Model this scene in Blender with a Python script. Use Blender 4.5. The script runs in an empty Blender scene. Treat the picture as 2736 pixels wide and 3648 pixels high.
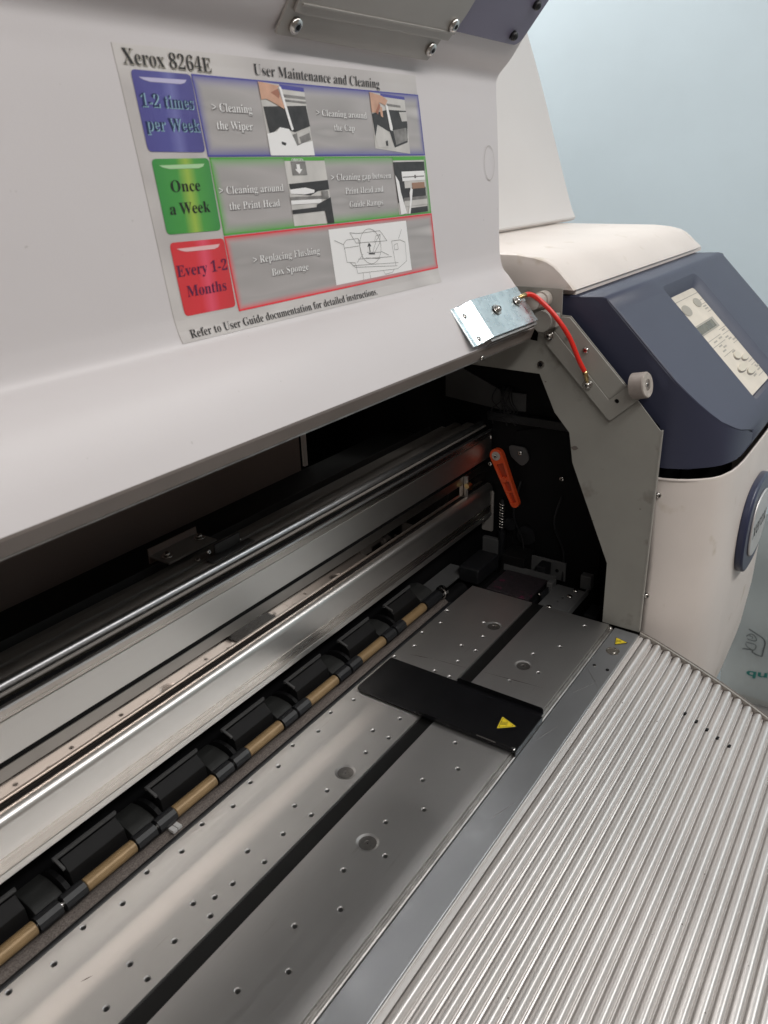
import bpy, bmesh, math, random
from mathutils import Vector, Matrix
from mathutils.geometry import delaunay_2d_cdt
random.seed(4)
sc = bpy.context.scene
COL = sc.collection

# ------------------------------------------------------------------ camera, world, lamps
X = Vector((0.56580361, -0.34395684, 0.74937305))
Y = Vector((-0.82396571, -0.20194502, 0.52943244))
Z = Vector((-0.03076975, -0.91701249, -0.39766987))
cd = bpy.data.cameras.new('camera'); cam = bpy.data.objects.new('camera', cd); COL.objects.link(cam)
right = Vector((X[0], Y[0], Z[0])); down = Vector((X[1], Y[1], Z[1])); fwd = Vector((X[2], Y[2], Z[2]))
cam.matrix_world = Matrix.Translation((-0.80081, -0.24368, 0.5)) @ Matrix((right, -down, -fwd)).transposed().to_4x4()
cd.sensor_fit = 'VERTICAL'; cd.sensor_height = 36.0; cd.lens = 2780.0 / 3648.0 * 36.0
cd.clip_start = 0.01; cd.clip_end = 60
sc.camera = cam
cd.dof.use_dof = True; cd.dof.focus_distance = 0.86; cd.dof.aperture_fstop = 14
w = bpy.data.worlds.new('World'); sc.world = w; w.use_nodes = True
w.node_tree.nodes['Background'].inputs[0].default_value = (0.83, 0.80, 0.78, 1)
w.node_tree.nodes['Background'].inputs[1].default_value = 0.05
def area(name, loc, target, sx, sy, power, col):
    l = bpy.data.lights.new(name, 'AREA'); l.shape = 'RECTANGLE'; l.size = sx; l.size_y = sy; l.energy = power; l.color = col
    o = bpy.data.objects.new(name, l); COL.objects.link(o); o.location = loc
    o.rotation_euler = (Vector(target) - Vector(loc)).to_track_quat('-Z', 'Y').to_euler()
    return o
for lx, ly, sx, sy, pw in ((-0.55, -1.12, 4.2, 0.30, 54), (0.65, 0.9, 1.2, 0.5, 23), (-1.6, 1.6, 2.0, 0.32, 9)):  # second lamp is an unseen fill, added to brighten the blue wall
    area('ceiling_or_fill_lamp', (lx, ly, 1.74), (lx, ly, 0), sx, sy, pw, (1.0, 0.972, 0.948))
sc.view_settings.view_transform = 'Standard'; sc.view_settings.look = 'None'
sc.view_settings.exposure = 0.0; sc.view_settings.gamma = 1.0

# ------------------------------------------------------------------ materials
def mat(name, col, rough=0.5, metal=0.0, spec=0.5, mottle=0.0, mscale=6.0, bump=0.0, bscale=300.0,
        stretch=None, alpha=1.0, coat=0.0, rvar=0.0, dirt=None, aniso=0.0):
    m = bpy.data.materials.new(name); m.use_nodes = True
    nt = m.node_tree; N = nt.nodes; L = nt.links; b = N['Principled BSDF']
    c4 = (*col, 1)
    b.inputs['Base Color'].default_value = c4
    b.inputs['Roughness'].default_value = rough; b.inputs['Metallic'].default_value = metal
    b.inputs['Specular IOR Level'].default_value = spec; b.inputs['Coat Weight'].default_value = coat
    b.inputs['Alpha'].default_value = alpha
    tc = N.new('ShaderNodeTexCoord')
    def noise(scale, det=4, st=None):
        mp = N.new('ShaderNodeMapping'); L.new(tc.outputs['Object'], mp.inputs[0])
        if st: mp.inputs['Scale'].default_value = st
        n = N.new('ShaderNodeTexNoise'); n.inputs['Scale'].default_value = scale; n.inputs['Detail'].default_value = det
        L.new(mp.outputs[0], n.inputs[0]); return n
    cur = None
    if mottle:
        n = noise(mscale, 5, None)
        r = N.new('ShaderNodeMapRange'); L.new(n.outputs[0], r.inputs[0])
        r.inputs[1].default_value = 0.3; r.inputs[2].default_value = 0.7
        r.inputs[3].default_value = 1 - mottle; r.inputs[4].default_value = 1 + mottle
        mx = N.new('ShaderNodeVectorMath'); mx.operation = 'SCALE'; mx.inputs[0].default_value = col
        L.new(r.outputs[0], mx.inputs['Scale']); cur = mx.outputs[0]
    if dirt:
        dcol, dscale, thr, st = dirt
        n = noise(dscale, 8, st)
        cr = N.new('ShaderNodeMapRange'); L.new(n.outputs[0], cr.inputs[0])
        cr.inputs[1].default_value = thr; cr.inputs[2].default_value = thr + 0.09
        mx = N.new('ShaderNodeMix'); mx.data_type = 'RGBA'
        L.new(cr.outputs[0], mx.inputs[0])
        if cur: L.new(cur, mx.inputs[6])
        else: mx.inputs[6].default_value = c4
        mx.inputs[7].default_value = (*dcol, 1); cur = mx.outputs[2]
    if cur: L.new(cur, b.inputs['Base Color'])
    if stretch or rvar:
        n = noise(1.0 if stretch else mscale * 3, 3, stretch)
        r = N.new('ShaderNodeMapRange'); L.new(n.outputs[0], r.inputs[0])
        rv = rvar or 0.08
        r.inputs[1].default_value = 0.3; r.inputs[2].default_value = 0.7
        r.inputs[3].default_value = max(0.02, rough - rv); r.inputs[4].default_value = rough + rv
        L.new(r.outputs[0], b.inputs['Roughness'])
    if bump:
        n = noise(bscale if not stretch else 1.0, 3, stretch)
        bp = N.new('ShaderNodeBump'); bp.inputs['Strength'].default_value = bump; bp.inputs['Distance'].default_value = 0.0006
        L.new(n.outputs[0], bp.inputs['Height']); L.new(bp.outputs[0], b.inputs['Normal'])
    return m

BR = (3.0, 1400.0, 1400.0)
M = dict(
 platen=mat('brushed_platen', (0.56, 0.55, 0.54), 0.41, 0.96, mottle=0.04, mscale=9, bump=0.02, stretch=BR, rvar=0.04, dirt=((0.44, 0.42, 0.40), 1.0, 0.66, (10, 160, 160))),
 ledge=mat('worn_aluminium_edge', (0.36, 0.345, 0.33), 0.42, 1.0, mottle=0.25, mscale=60, bump=0.5, bscale=200),
 chrome=mat('polished_steel', (0.72, 0.71, 0.70), 0.12, 1.0),
 screw=mat('plated_screw', (0.62, 0.60, 0.57), 0.2, 1.0),
 darkscrew=mat('dark_steel_disc', (0.20, 0.19, 0.18), 0.42, 0.9, mottle=0.15, mscale=200),
 mirror=mat('glossy_steel_panel', (0.62, 0.535, 0.475), 0.045, 1.0, mottle=0.08, mscale=12, rvar=0.02),
 satin=mat('satin_aluminium', (0.66, 0.64, 0.615), 0.36, 1.0, mottle=0.03, mscale=6, bump=0.015, stretch=BR, rvar=0.03,
           ),
 smeared=mat('smeared_aluminium', (0.55, 0.51, 0.47), 0.28, 1.0, mottle=0.06, mscale=30, stretch=(4, 500, 500),
             dirt=((0.38, 0.34, 0.30), 1.0, 0.64, (5, 420, 420))),
 band=mat('painted_front_guide', (0.36, 0.37, 0.385), 0.34, 0.75, mottle=0.06, mscale=9, bump=0.03, bscale=900, rvar=0.04),
 apron=mat('silver_corrugated_paint', (0.70, 0.672, 0.65), 0.37, 0.60, mottle=0.03, mscale=14, bump=0.0, bscale=500,
           dirt=((0.45, 0.42, 0.39), 1.0, 0.70, (10, 60, 60))),
 side=mat('grey_powder_coat', (0.30, 0.292, 0.262), 0.55, mottle=0.06, mscale=20, bump=0.25, bscale=1500,
          dirt=((0.215, 0.20, 0.175), 30, 0.60, None)),
 sidelite=mat('grey_bracket_coat', (0.315, 0.305, 0.275), 0.5, mottle=0.05, mscale=25, bump=0.25, bscale=1500),
 hood=mat('white_painted_hood', (0.64, 0.605, 0.605), 0.38, mottle=0.02, mscale=5, bump=0.06, bscale=700, dirt=((0.30, 0.27, 0.24), 190, 0.735, None)),
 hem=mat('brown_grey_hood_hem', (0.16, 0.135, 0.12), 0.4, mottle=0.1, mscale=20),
 white=mat('cream_plastic', (0.72, 0.655, 0.605), 0.42, mottle=0.05, mscale=9, bump=0.18, bscale=900, dirt=((0.60, 0.53, 0.45), 22, 0.62, None)),
 rearwhite=mat('cream_rear_cover', (0.72, 0.69, 0.67), 0.5, mottle=0.02, mscale=5),
 navy=mat('navy_plastic', (0.036, 0.040, 0.072), 0.42, mottle=0.05, mscale=10, bump=0.15, bscale=1500),
 trim=mat('lavender_trim_plastic', (0.17, 0.155, 0.22), 0.4, mottle=0.04, mscale=8),
 zinc=mat('zinc_plate', (0.66, 0.74, 0.76), 0.30, 1.0, mottle=0.10, mscale=40, rvar=0.08),
 zincbare=mat('bare_zinc_edge', (0.80, 0.78, 0.74), 0.22, 1.0, mottle=0.12, mscale=60),
 hoodbracket=mat('grey_metal_bracket', (0.42, 0.39, 0.36), 0.42, 0.5, mottle=0.05, mscale=12, bump=0.15, bscale=900),
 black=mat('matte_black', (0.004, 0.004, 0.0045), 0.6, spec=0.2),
 blackpart=mat('black_plastic', (0.0075, 0.008, 0.0095), 0.45, mottle=0.15, mscale=40),
 blackcoat=mat('black_coated_steel', (0.006, 0.006, 0.007), 0.22, bump=0.15, bscale=900, mottle=0.2, mscale=50),
 groove=mat('black_groove_strip', (0.005, 0.005, 0.005), 0.45, spec=0.25, mottle=0.2, mscale=30),
 rodm=mat('ground_steel_rod', (0.62, 0.62, 0.63), 0.34, 1.0, spec=0.5),
 matteblk=mat('matte_black_plastic', (0.005, 0.0048, 0.005), 0.6, spec=0.22, mottle=0.2, mscale=60),
 sensor=mat('white_reflector', (0.75, 0.74, 0.72), 0.3, 0.3),
 reflstrip=mat('grey_groove_reflection', (0.36, 0.335, 0.31), 0.30, 1.0, mottle=0.06, mscale=20),
 greypart=mat('dark_grey_bracket', (0.07, 0.07, 0.07), 0.45, 0.2),
 arm=mat('charcoal_arm', (0.010, 0.0105, 0.0098), 0.7, mottle=0.15, mscale=60),
 backpanel=mat('brown_black_panel', (0.24, 0.19, 0.168), 0.45, mottle=0.1, mscale=3),
 trough=mat('dark_trough', (0.24, 0.22, 0.20), 0.38),
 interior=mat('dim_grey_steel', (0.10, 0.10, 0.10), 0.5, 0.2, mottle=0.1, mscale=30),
 tan=mat('tan_rubber_roller', (0.27, 0.18, 0.088), 0.42, 0.25, mottle=0.12, mscale=50, bump=0.2, bscale=900),
 grit=mat('grit_roller', (0.17, 0.145, 0.13), 0.45, 0.7, mottle=0.45, mscale=900, bump=1.0, bscale=2200),
 orange=mat('orange_plastic', (0.72, 0.085, 0.02), 0.35, mottle=0.06, mscale=40),
 orangedk=mat('orange_web', (0.42, 0.05, 0.015), 0.5),
 red=mat('red_wire_sheath', (0.74, 0.025, 0.015), 0.32),
 brass=mat('brass_crimp', (0.55, 0.42, 0.2), 0.28, 1.0),
 rubber=mat('brown_grey_rubber', (0.30, 0.26, 0.235), 0.6, mottle=0.1, mscale=90, bump=0.3, bscale=700),
 rubface=mat('worn_rubber_face', (0.42, 0.38, 0.34), 0.6, mottle=0.15, mscale=120),
 yellow=mat('yellow_label', (0.78, 0.60, 0.03), 0.4, mottle=0.05, mscale=80),
 ink=mat('black_ink', (0.012, 0.010, 0.010), 0.45),
 silverprint=mat('silver_print', (0.62, 0.58, 0.555), 0.35),
 keypad=mat('cream_keypad', (0.66, 0.60, 0.51), 0.5, mottle=0.06, mscale=40),
 keygrey=mat('keypad_grey_print', (0.36, 0.335, 0.285), 0.5),
 keyline=mat('keypad_line_print', (0.22, 0.20, 0.18), 0.5),
 lcd=mat('display_glass', (0.13, 0.12, 0.085), 0.12, mottle=0.2, mscale=60),
 keyhi=mat('cream_key_caps', (0.62, 0.57, 0.47), 0.45),
 wallblue=mat('pale_blue_wall_paint', (0.70, 0.83, 0.90), 0.6, mottle=0.05, mscale=2.5, bump=0.5, bscale=45),
 ceil=mat('ceiling_paint', (0.80, 0.79, 0.77), 0.8),
 walltan=mat('beige_wall_paint', (0.48, 0.42, 0.38), 0.8, mottle=0.03, mscale=2),
 floor=mat('grey_floor', (0.20, 0.19, 0.18), 0.5, mottle=0.1, mscale=3),
 bag=mat('clear_plastic_sheet', (0.40, 0.42, 0.40), 0.25, mottle=0.05, mscale=4, alpha=0.62),
 greenink=mat('green_ink', (0.02, 0.16, 0.14), 0.5),
 logogrey=mat('charcoal_ink', (0.10, 0.11, 0.11), 0.5),
 badge=mat('silver_badge', (0.68, 0.66, 0.64), 0.35, 0.6, mottle=0.1, mscale=20),
 badgerim=mat('navy_badge_rim', (0.030, 0.036, 0.075), 0.3),
 pencil=mat('pencil_mark', (0.33, 0.31, 0.29), 0.6),
 foam=mat('ink_soaked_sponge', (0.02, 0.015, 0.018), 0.5, mottle=0.5, mscale=300, bump=1.0, bscale=500,
          dirt=((0.10, 0.012, 0.04), 90, 0.62, None)),
 scratch=mat('scuffed_metal', (0.12, 0.10, 0.09), 0.5, 0.5),
 photo_light=mat('print_light_grey', (0.60, 0.58, 0.55), 0.4, mottle=0.12, mscale=60),
 photo_mid=mat('print_mid_grey', (0.22, 0.21, 0.20), 0.4, mottle=0.3, mscale=160),
 photo_dark=mat('print_dark', (0.035, 0.032, 0.032), 0.4, mottle=0.3, mscale=200),
 skin=mat('print_skin', (0.62, 0.36, 0.25), 0.4, mottle=0.15, mscale=90),
 skindk=mat('print_skin_shadow', (0.38, 0.16, 0.10), 0.4),
 glow=mat('print_white', (0.88, 0.87, 0.86), 0.4),
 copper=mat('print_copper', (0.35, 0.2, 0.13), 0.4),
 lightblue=mat('print_pale_blue', (0.30, 0.50, 0.60), 0.4),
 navyink=mat('print_navy', (0.015, 0.03, 0.09), 0.4),
)

# ------------------------------------------------------------------ mesh helpers
def link(name, me, parent=None, m=None, smooth=False, bevel=0.0, seg=2):
    if m is not None and not me.materials: me.materials.append(m)
    if smooth:
        for p in me.polygons: p.use_smooth = True
    o = bpy.data.objects.new(name, me); COL.objects.link(o)
    if parent is not None:
        o.parent = parent
        o.matrix_parent_inverse = parent.matrix_basis.inverted() if parent.type == 'EMPTY' else Matrix()
    if bevel:
        b = o.modifiers.new('edge', 'BEVEL'); b.width = bevel; b.segments = seg; b.limit_method = 'ANGLE'; b.angle_limit = math.radians(28)
    return o
def mk(name, vs, fs, m, parent=None, smooth=False, bevel=0.0, seg=2, fixn=True):
    me = bpy.data.meshes.new(name); me.from_pydata([tuple(v) for v in vs], [], fs); me.validate()
    if fixn:
        bm = bmesh.new(); bm.from_mesh(me); bmesh.ops.recalc_face_normals(bm, faces=bm.faces[:]); bm.to_mesh(me); bm.free()
    me.update()
    o = link(name, me, parent, m, False, bevel, seg)
    if smooth:
        for p in me.polygons: p.use_smooth = True
        if smooth != 'all':
            me.set_sharp_from_angle(angle=math.radians(35 if smooth is True else smooth))
    return o
def thing(name, label, cat, loc, group=None):
    o = bpy.data.objects.new(name, None); COL.objects.link(o); o.location = loc; o.empty_display_size = 0.05
    o['label'] = label; o['category'] = cat
    if group: o['group'] = group
    return o
def prism(poly, x0, x1, fx0=None, fx1=None):
    """closed (y,z) polygon swept along X; fx give the x of each end as a function of y,z"""
    n = len(poly); vs = []
    for y, z in poly: vs.append((fx0(y, z) if fx0 else x0, y, z))
    for y, z in poly: vs.append((fx1(y, z) if fx1 else x1, y, z))
    fs = [(i, (i + 1) % n, n + (i + 1) % n, n + i) for i in range(n)]
    fs += [tuple(range(n))[::-1], tuple(range(n, 2 * n))]
    return vs, fs
def sheet_poly(pts, th):
    """open (y,z) line -> closed polygon of thickness th on its right-hand side"""
    off = []
    for i, p in enumerate(pts):
        a = Vector(pts[max(i - 1, 0)]); b = Vector(pts[min(i + 1, len(pts) - 1)])
        d = (b - a).normalized(); off.append((p[0] + d.y * th, p[1] - d.x * th))
    return list(pts) + off[::-1]
def strip_faces(pts, th, x0, x1, nx=1):
    """sheet swept along X as quads only (no ngon caps problem)"""
    off = sheet_poly(pts, th)[len(pts):][::-1]
    n = len(pts); vs = []; fs = []
    for side in (pts, off):
        for x in (x0, x1):
            vs += [(x, y, z) for y, z in side]
    A, B, Cc, D = 0, n, 2 * n, 3 * n
    for i in range(n - 1):
        fs += [(A + i, A + i + 1, B + i + 1, B + i), (Cc + i, Cc + i + 1, D + i + 1, D + i),
               (A + i, A + i + 1, Cc + i + 1, Cc + i), (B + i, B + i + 1, D + i + 1, D + i)]
    fs += [(A, B, D, Cc), (A + n - 1, B + n - 1, D + n - 1, Cc + n - 1)]
    return vs, fs
def boxv(x0, x1, y0, y1, z0, z1):
    vs = [(x, y, z) for x in (x0, x1) for y in (y0, y1) for z in (z0, z1)]
    return vs, [(0, 1, 3, 2), (4, 6, 7, 5), (0, 4, 5, 1), (2, 3, 7, 6), (0, 2, 6, 4), (1, 5, 7, 3)]
def box(name, x0, x1, y0, y1, z0, z1, m, parent, bevel=0.0):
    return mk(name, *boxv(x0, x1, y0, y1, z0, z1), m, parent, bevel=bevel)
def frame(d):
    d = Vector(d).normalized(); u = d.orthogonal().normalized()
    if abs(d.x) > 0.99: u = Vector((0, 1, 0))
    return d, u, d.cross(u)
def lathe_mesh(o, d, prof, seg=20):
    """prof: (h along d, radius)"""
    d, u, v = frame(d); o = Vector(o); vs = []; fs = []
    for h, r in prof:
        for k in range(seg):
            a = 2 * math.pi * k / seg; vs.append(o + d * h + (u * math.cos(a) + v * math.sin(a)) * r)
    for i in range(len(prof) - 1):
        for k in range(seg):
            k2 = (k + 1) % seg
            fs.append((i * seg + k, i * seg + k2, (i + 1) * seg + k2, (i + 1) * seg + k))
    fs.append(tuple(range(seg))[::-1]); fs.append(tuple(range((len(prof) - 1) * seg, len(prof) * seg)))
    return vs, fs
def lathe(name, o, d, prof, m, parent, seg=20, smooth=True):
    return mk(name, *lathe_mesh(o, d, prof, seg), m, parent, smooth=smooth)
def tube_mesh(pts, r, seg=10):
    vs = []; fs = []; n = len(pts); pts = [Vector(p) for p in pts]; up = None
    for i, p in enumerate(pts):
        d = (pts[min(i + 1, n - 1)] - pts[max(i - 1, 0)]).normalized()
        if up is None: up = d.orthogonal().normalized()
        up = (up - d * up.dot(d)).normalized(); v = d.cross(up)
        rr = r[i] if isinstance(r, (list, tuple)) else r
        for k in range(seg):
            a = 2 * math.pi * k / seg; vs.append(p + (up * math.cos(a) + v * math.sin(a)) * rr)
    for i in range(n - 1):
        for k in range(seg):
            k2 = (k + 1) % seg; fs.append((i * seg + k, i * seg + k2, (i + 1) * seg + k2, (i + 1) * seg + k))
    fs.append(tuple(range(seg))[::-1]); fs.append(tuple(range((n - 1) * seg, n * seg)))
    return vs, fs
def spline(pts, sub=8):
    P = [Vector(p) for p in pts]; out = []
    for i in range(len(P) - 1):
        a = P[max(i - 1, 0)]; b = P[i]; c = P[i + 1]; d = P[min(i + 2, len(P) - 1)]
        for k in range(sub):
            t = k / sub
            out.append(0.5 * ((2 * b) + (c - a) * t + (2 * a - 5 * b + 4 * c - d) * t * t + (3 * b - a - 3 * c + d) * t ** 3))
    out.append(P[-1]); return out
def circ(cx, cy, r, n=12, ry=None):
    return [(cx + r * math.cos(2 * math.pi * k / n), cy + (ry or r) * math.sin(2 * math.pi * k / n)) for k in range(n)]
def inside(p, poly):
    c = False; n = len(poly); j = n - 1
    for i in range(n):
        if (poly[i][1] > p[1]) != (poly[j][1] > p[1]) and p[0] < (poly[j][0] - poly[i][0]) * (p[1] - poly[i][1]) / (poly[j][1] - poly[i][1]) + poly[i][0]: c = not c
        j = i
    return c
def plate(name, outline, holes, f, th, m, parent, bevelholes=0.0, seg=12, bevel=0.0):
    """flat plate with real through holes. f(a,b,depth)->xyz"""
    loops = [outline] + holes; vs = []; es = []
    for lp in loops:
        s = len(vs); vs += [Vector(p) for p in lp]; es += [(s + i, s + (i + 1) % len(lp)) for i in range(len(lp))]
    nv, ne, nf, _, _, _ = delaunay_2d_cdt(vs, es, [], 1, 1e-7)
    V = [f(v.x, v.y, 0) for v in nv]; n = len(V); V += [f(v.x, v.y, th) for v in nv]; F = []
    hb = [(min(p[0] for p in h), max(p[0] for p in h), min(p[1] for p in h), max(p[1] for p in h)) for h in holes]
    for t in nf:
        c = sum((nv[i] for i in t), Vector((0, 0))) / len(t)
        if not inside(c, outline): continue
        if any(b[0] < c.x < b[1] and b[2] < c.y < b[3] and inside(c, h) for b, h in zip(hb, holes)): continue
        F.append(tuple(t)); F.append(tuple(n + i for i in reversed(t)))
    s = len(V)
    for li, lp in enumerate(loops):
        k = len(lp); s = len(V)
        if li and bevelholes:
            cx = sum(p[0] for p in lp) / k; cy = sum(p[1] for p in lp) / k
            V += [f(p[0], p[1], 0) for p in lp]
            V += [f(cx + (p[0] - cx) * 0.74, cy + (p[1] - cy) * 0.74, bevelholes) for p in lp]
            V += [f(cx + (p[0] - cx) * 0.74, cy + (p[1] - cy) * 0.74, th) for p in lp]
            for i in range(k):
                j = (i + 1) % k; F += [(s + i, s + j, s + k + j, s + k + i), (s + k + i, s + k + j, s + 2 * k + j, s + 2 * k + i)]
        else:
            V += [f(p[0], p[1], 0) for p in lp]; V += [f(p[0], p[1], th) for p in lp]
            for i in range(k):
                j = (i + 1) % k; F.append((s + i, s + j, s + k + j, s + k + i))
    me = bpy.data.meshes.new(name); me.from_pydata([tuple(v) for v in V], [], F)
    bm = bmesh.new(); bm.from_mesh(me); bmesh.ops.remove_doubles(bm, verts=bm.verts[:], dist=1e-6)
    bmesh.ops.recalc_face_normals(bm, faces=bm.faces[:]); bm.to_mesh(me); bm.free()
    return link(name, me, parent, m, bevel=bevel)
def fillet(poly, r, n=4):
    """round every corner of a closed 2-D polygon; r is a number or a list"""
    out = []; N = len(poly)
    for i in range(N):
        rr = r[i] if isinstance(r, (list, tuple)) else r
        p = Vector(poly[i]); a = Vector(poly[i - 1]); b = Vector(poly[(i + 1) % N])
        if rr <= 0: out.append(tuple(p)); continue
        da = (a - p); db = (b - p); t = min(rr, da.length * 0.45, db.length * 0.45)
        s = p + da.normalized() * t; e = p + db.normalized() * t
        for k in range(n + 1):
            q = k / n; out.append(tuple(s * (1 - q) ** 2 + p * 2 * q * (1 - q) + e * q * q))
    return out

# screws: one mesh per kind, placed many times
def screw_mesh(name, r, h, washer=0.0, m=None, hexhole=False):
    bm = bmesh.new()
    def add(vs, fs, mi=0):
        b = [bm.verts.new(v) for v in vs]
        for f in fs:
            try: q = bm.faces.new([b[i] for i in f]); q.material_index = mi; q.smooth = len(f) == 4 and mi == 0
            except ValueError: pass
    prof = []
    if washer: add(*lathe_mesh((0, 0, 0), (0, 0, 1), [(0, washer), (0.0012, washer), (0.0014, washer * 0.93)], 20))
    z0 = 0.0014 if washer else 0.0
    add(*lathe_mesh((0, 0, z0), (0, 0, 1), [(0, r), (h * 0.5, r), (h * 0.8, r * 0.86), (h, r * 0.55)], 18))
    t = r * 0.11; l = r * 0.42; zt = z0 + h + 0.0001
    if hexhole:
        add(*lathe_mesh((0, 0, zt - h * 0.2), (0, 0, 1), [(0, r * 0.4), (h * 0.22, r * 0.38)], 6), mi=1)
    else:
        for a, b_ in ((t, l), (l, t)):
            add(*boxv(-a, a, -b_, b_, zt - h * 0.3, zt + (0.00005 if a > b_ else 0.0)), mi=1)
    me = bpy.data.meshes.new(name)
    bmesh.ops.recalc_face_normals(bm, faces=bm.faces[:])
    bm.to_mesh(me); bm.free(); me.materials.append(m or M['screw']); me.materials.append(M['black'])
    return me
SC_PAN = screw_mesh('pan_screw', 0.0036, 0.0026)
SC_WASH = screw_mesh('washer_screw', 0.0036, 0.0034, 0.0056)
SC_SMALL = screw_mesh('small_screw', 0.0026, 0.002)
SC_HEX = screw_mesh('button_screw', 0.0056, 0.0034, 0.0, hexhole=True)
SC_BLACK = screw_mesh('black_button_screw', 0.0042, 0.005, 0.0, m=M['blackpart'], hexhole=True)
def put_screw(me, loc, d, parent, name='screw', roll=0.4):
    o = bpy.data.objects.new(name, me); COL.objects.link(o)
    d = Vector(d).normalized(); q = d.to_track_quat('Z', 'Y').to_matrix().to_4x4()
    o.parent = parent
    pinv = parent.matrix_basis.inverted() if parent.type == 'EMPTY' else Matrix()
    o.matrix_parent_inverse = pinv
    o.matrix_basis = Matrix.Translation(loc) @ q @ Matrix.Rotation(roll, 4, 'Z')
    return o

XL = -1.45          # left end of everything that runs along the machine
# ------------------------------------------------------------------ the setting
def struct(name, vs, fs, m):
    o = mk(name, vs, fs, m); o['kind'] = 'structure'; return o
struct('wall', *boxv(1.35, 1.45, -3.2, 3.2, -0.95, 1.75), M['wallblue'])
struct('floor', *boxv(-4.2, 1.35, -3.2, 3.2, -1.0, -0.95), M['floor'])
struct('ceiling', *boxv(-4.2, 1.35, -3.2, 3.2, 1.75, 1.80), M['ceil'])
struct('wall', *boxv(-4.25, 1.34, 3.2, 3.3, -0.95, 1.75), M['walltan'])
struct('wall', *boxv(-4.25, 1.34, -3.3, -3.2, -0.95, 1.75), M['walltan'])
struct('wall', *boxv(-4.3, -4.2, -3.2, 3.2, -0.95, 1.75), M['walltan'])

# ------------------------------------------------------------------ the printer
P = thing('wide_format_printer', 'wide format printer with white hood raised, open metal platen and navy control panel', 'printer', (-0.45, 0.15, -0.95))

# platen ------------------------------------------------------------
per = 0.0588
rear_h = []; front_h = []
k0 = -1
for k in range(0, 24):
    xe = -0.0725 - per * k; xo = xe - per / 2
    rear_h += [(xe, 0.1795), (xe, 0.1268), (xe - 0.0005, 0.1078), (xo, 0.1718), (xo, 0.1143)]
    front_h += [(xe - 0.002, 0.0302), (xo - 0.002, 0.0498)]
rear_h.append((-0.530, 0.117))
front_h.append((-0.018, 0.023))
riv_r = [(-0.0745 - 0.294 * k, 0.1145) for k in range(5)]
riv_f = [(-0.130 - 0.294 * k, 0.0500) for k in range(5)]
def clear(h, rv):
    return [p for p in h if all((p[0] - q[0]) ** 2 + (p[1] - q[1]) ** 2 > 0.0125 ** 2 for q in rv)]
rear_h = [p for p in rear_h if XL + 0.01 < p[0]]; front_h = [p for p in front_h if XL + 0.01 < p[0]]
# the holes nearest the rivets sit just outside the rivet rims
rear_h = clear(rear_h, riv_r) + [(q[0] + 0.0005, 0.1278) for q in riv_r[:1]]
front_h = clear(front_h, riv_f)
zmap = lambda z: (lambda a, b, d: (a, b, z - d))
def platen(name, x0, x1, y0, y1, hs, rv, z=0.0):
    holes = [circ(x, y, 0.0026, 14) for x, y in hs] + [circ(x, y, 0.0098, 24) for x, y in rv]
    return plate(name, [(x0, y0), (x1, y0), (x1, y1), (x0, y1)], holes, zmap(z), 0.005, M['platen'], P, bevelholes=0.0008)
platen('rear_platen_plate', XL, 0.0, 0.0992, 0.1838, rear_h, riv_r)
platen('front_platen_plate', XL, 0.0, 0.0, 0.0835, front_h, riv_f)
hs = lathe_mesh((0, 0, 0), (0, 0, 1), [(-0.003, 0.0096), (-0.0005, 0.0096), (-0.0003, 0.0092), (-0.0007, 0.0084), (-0.0007, 0.0030), (-0.0011, 0.0027)], 28)
pm = None
for x, y in riv_r + riv_f:
    if pm is None:
        o = mk('platen_rivet', *hs, M['darkscrew'], P, smooth=True); pm = o.data; o.location = (x, y, 0)
    else:
        o = bpy.data.objects.new('platen_rivet', pm); COL.objects.link(o); o.parent = P; o.matrix_parent_inverse = P.matrix_basis.inverted(); o.location = (x, y, 0)
    s = bpy.data.objects.new('socket', SC_SMALL); COL.objects.link(s); s.parent = o; s.location = (0, 0, -0.0032); s.scale = (0.8, 0.8, 1.0)
box('platen_base', XL, 0.0, 0.004, 0.1830, -0.045, -0.0075, M['black'], P)
box('cutter_groove', XL, 0.004, 0.0837, 0.0990, -0.0074, -0.0022, M['groove'], P)
# small scuffs on the platen: a scored line across both plates
def sliver(name, a, b, wd, z, m):
    a = Vector(a); b = Vector(b); d = (b - a).normalized(); n = Vector((-d.y, d.x)) * wd / 2; mid = (a + b) / 2
    q = [a, mid + n, b, mid - n]
    vs = [(p.x, p.y, z) for p in q] + [(p.x, p.y, z - 0.0003) for p in q]
    return mk(name, vs, [(0, 1, 2, 3), (7, 6, 5, 4), (0, 4, 5, 1), (1, 5, 6, 2), (2, 6, 7, 3), (3, 7, 4, 0)], m, P)
sliver('score_mark', (-0.1775, 0.167), (-0.172, 0.141), 0.0012, 0.00012, M['scratch'])
sliver('score_mark', (-0.172, 0.143), (-0.167, 0.100), 0.0007, 0.00012, M['scratch'])
sliver('score_mark', (-0.164, 0.080), (-0.156, 0.012), 0.0010, 0.00012, M['scratch'])
sliver('score_mark', (-0.629, 0.1445), (-0.6215, 0.1415), 0.0009, 0.00012, M['scratch'])

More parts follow.
